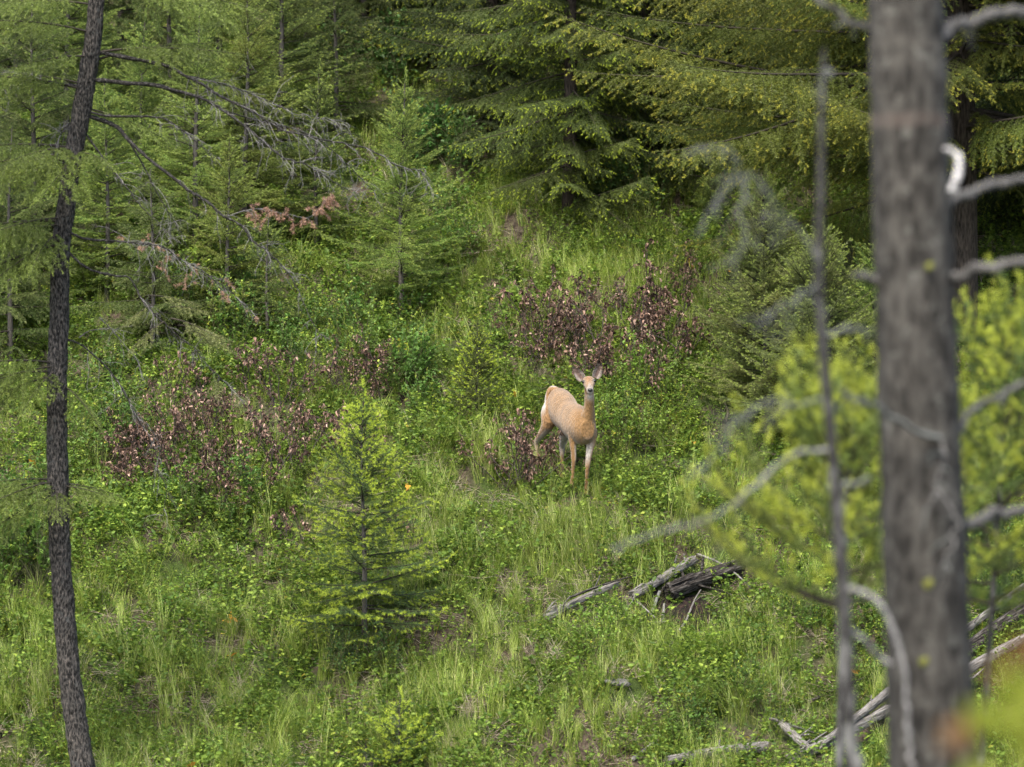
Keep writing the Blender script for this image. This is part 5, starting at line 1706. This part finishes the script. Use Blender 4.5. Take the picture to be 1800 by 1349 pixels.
def ear(bx_, by_, tx_, ty_, wmax, out_sign):
    base_ = np.array(P(bx_, by_, 39.79) - DEER)
    tip_ = np.array(P(tx_, ty_, 39.80) - DEER)
    ax = tip_ - base_
    L_ = np.linalg.norm(ax)
    ax = ax / L_
    fwd = np.array([0.25 * out_sign, -1.0, 0.1])
    fwd = unit(fwd - ax * np.dot(fwd, ax))
    lat = np.cross(ax, fwd)
    nt_, nw = 12, 9
    vf, vb = [], []
    for i in range(nt_):
        t = i / (nt_ - 1)
        w = wmax * (math.sin(math.pi * min(1, (0.18 + 0.82 * t) ** 0.85)) ** 0.75) if t < 1 else 0.0
        w = max(w, 0.004)
        for j in range(nw):
            u = j / (nw - 1) * 2 - 1
            cup = 0.55 * w * (1 - u * u) * (1 - 0.4 * t)
            p_ = base_ + ax * L_ * t + lat * u * w - fwd * cup
            vf.append(p_)
            vb.append(p_ - fwd * (0.006 + 0.004 * (1 - u * u)))
    v = np.array(vf + vb)
    n_ = nt_ * nw
    q = (np.arange(nt_ - 1)[:, None] * nw + np.arange(nw - 1)[None]).ravel()
    m_ = MB()
    ff = np.stack([q, q + 1, q + nw + 1, q + nw], 1)
    m_.add(v, np.concatenate([ff, ff[:, ::-1] + n_]), 0)
    e = [i * nw for i in range(nt_)] + [(nt_ - 1) * nw + j for j in range(1, nw)] + [i * nw + nw - 1 for i in range(nt_ - 2, -1, -1)]
    e = np.array(e)
    m_.f4.append(np.stack([e[:-1], e[1:], e[1:] + n_, e[:-1] + n_], 1))
    m_.m4.append(np.zeros(len(e) - 1, int))
    me_ = m_.build('ear', [fm], True)
    t = np.concatenate([np.repeat(np.linspace(0, 1, nt_), nw)] * 2)
    u = np.concatenate([np.tile(np.abs(np.linspace(-1, 1, nw)), nt_)] * 2)
    inside = np.concatenate([np.ones(n_), np.zeros(n_)])
    cc = np.tile(np.array([0.30, 0.20, 0.13]), (2 * n_, 1))
    cc = blend(cc, np.array([0.30, 0.20, 0.165]), inside * (1 - u ** 3) * 0.9)
    cc = blend(cc, np.array([0.60, 0.53, 0.47]), inside * (u > 0.45) * (t < 0.6) * 0.6)
    cc = blend(cc, np.array([0.05, 0.04, 0.035]), np.clip((u - 0.72) * 3.5, 0, 1) * (t > 0.4) + (t > 0.88))
    cc = cc * 0.42
    a = me_.color_attributes.new('coat', 'FLOAT_COLOR', 'POINT')
    a.data.foreach_set('color', np.concatenate([cc, np.ones((2 * n_, 1))], 1).ravel())
    return link('ear', me_, droot)


ear(1024.5, 667.5, 1006.5, 645.5, 0.053, -1)
ear(1046.5, 664.5, 1057.5, 639.5, 0.053, 1)
M['eye'] = plain_mat('eye', (0.006, 0.004, 0.004), 0.12, 0.6)
M['nose'] = plain_mat('nose', (0.018, 0.018, 0.020), 0.32, 0.5)
for ex, ey in ((1026.0, 671.8), (1044.9, 669.9)):
    bm = bmesh.new()
    bmesh.ops.create_uvsphere(bm, u_segments=16, v_segments=10, radius=0.0225)
    for v in bm.verts:
        v.co.z *= 0.85
    me = bpy.data.meshes.new('eye')
    bm.to_mesh(me)
    bm.free()
    me.polygons.foreach_set('use_smooth', np.ones(len(me.polygons), bool))
    me.materials.append(M['eye'])
    o = link('eye', me, droot)
    o.location = P(ex, ey, 39.69) - DEER
bm = bmesh.new()
bmesh.ops.create_uvsphere(bm, u_segments=18, v_segments=12, radius=1)
for v in bm.verts:
    w = 1.0 - 0.28 * max(0, -v.co.z)
    v.co = Vector((v.co.x * 0.029 * w, v.co.y * 0.020, v.co.z * 0.022))
    for s_ in (-1, 1):                     # nostril dents
        d = (v.co - Vector((s_ * 0.013, -0.018, -0.003))).length
        if d < 0.009:
            v.co.y += 0.010 * (1 - d / 0.009)
me = bpy.data.meshes.new('nose')
bm.to_mesh(me)
bm.free()
me.polygons.foreach_set('use_smooth', np.ones(len(me.polygons), bool))
me.materials.append(M['nose'])
o = link('nose', me, droot)
o.location = P(1037.5, 686.2, 39.475) - DEER
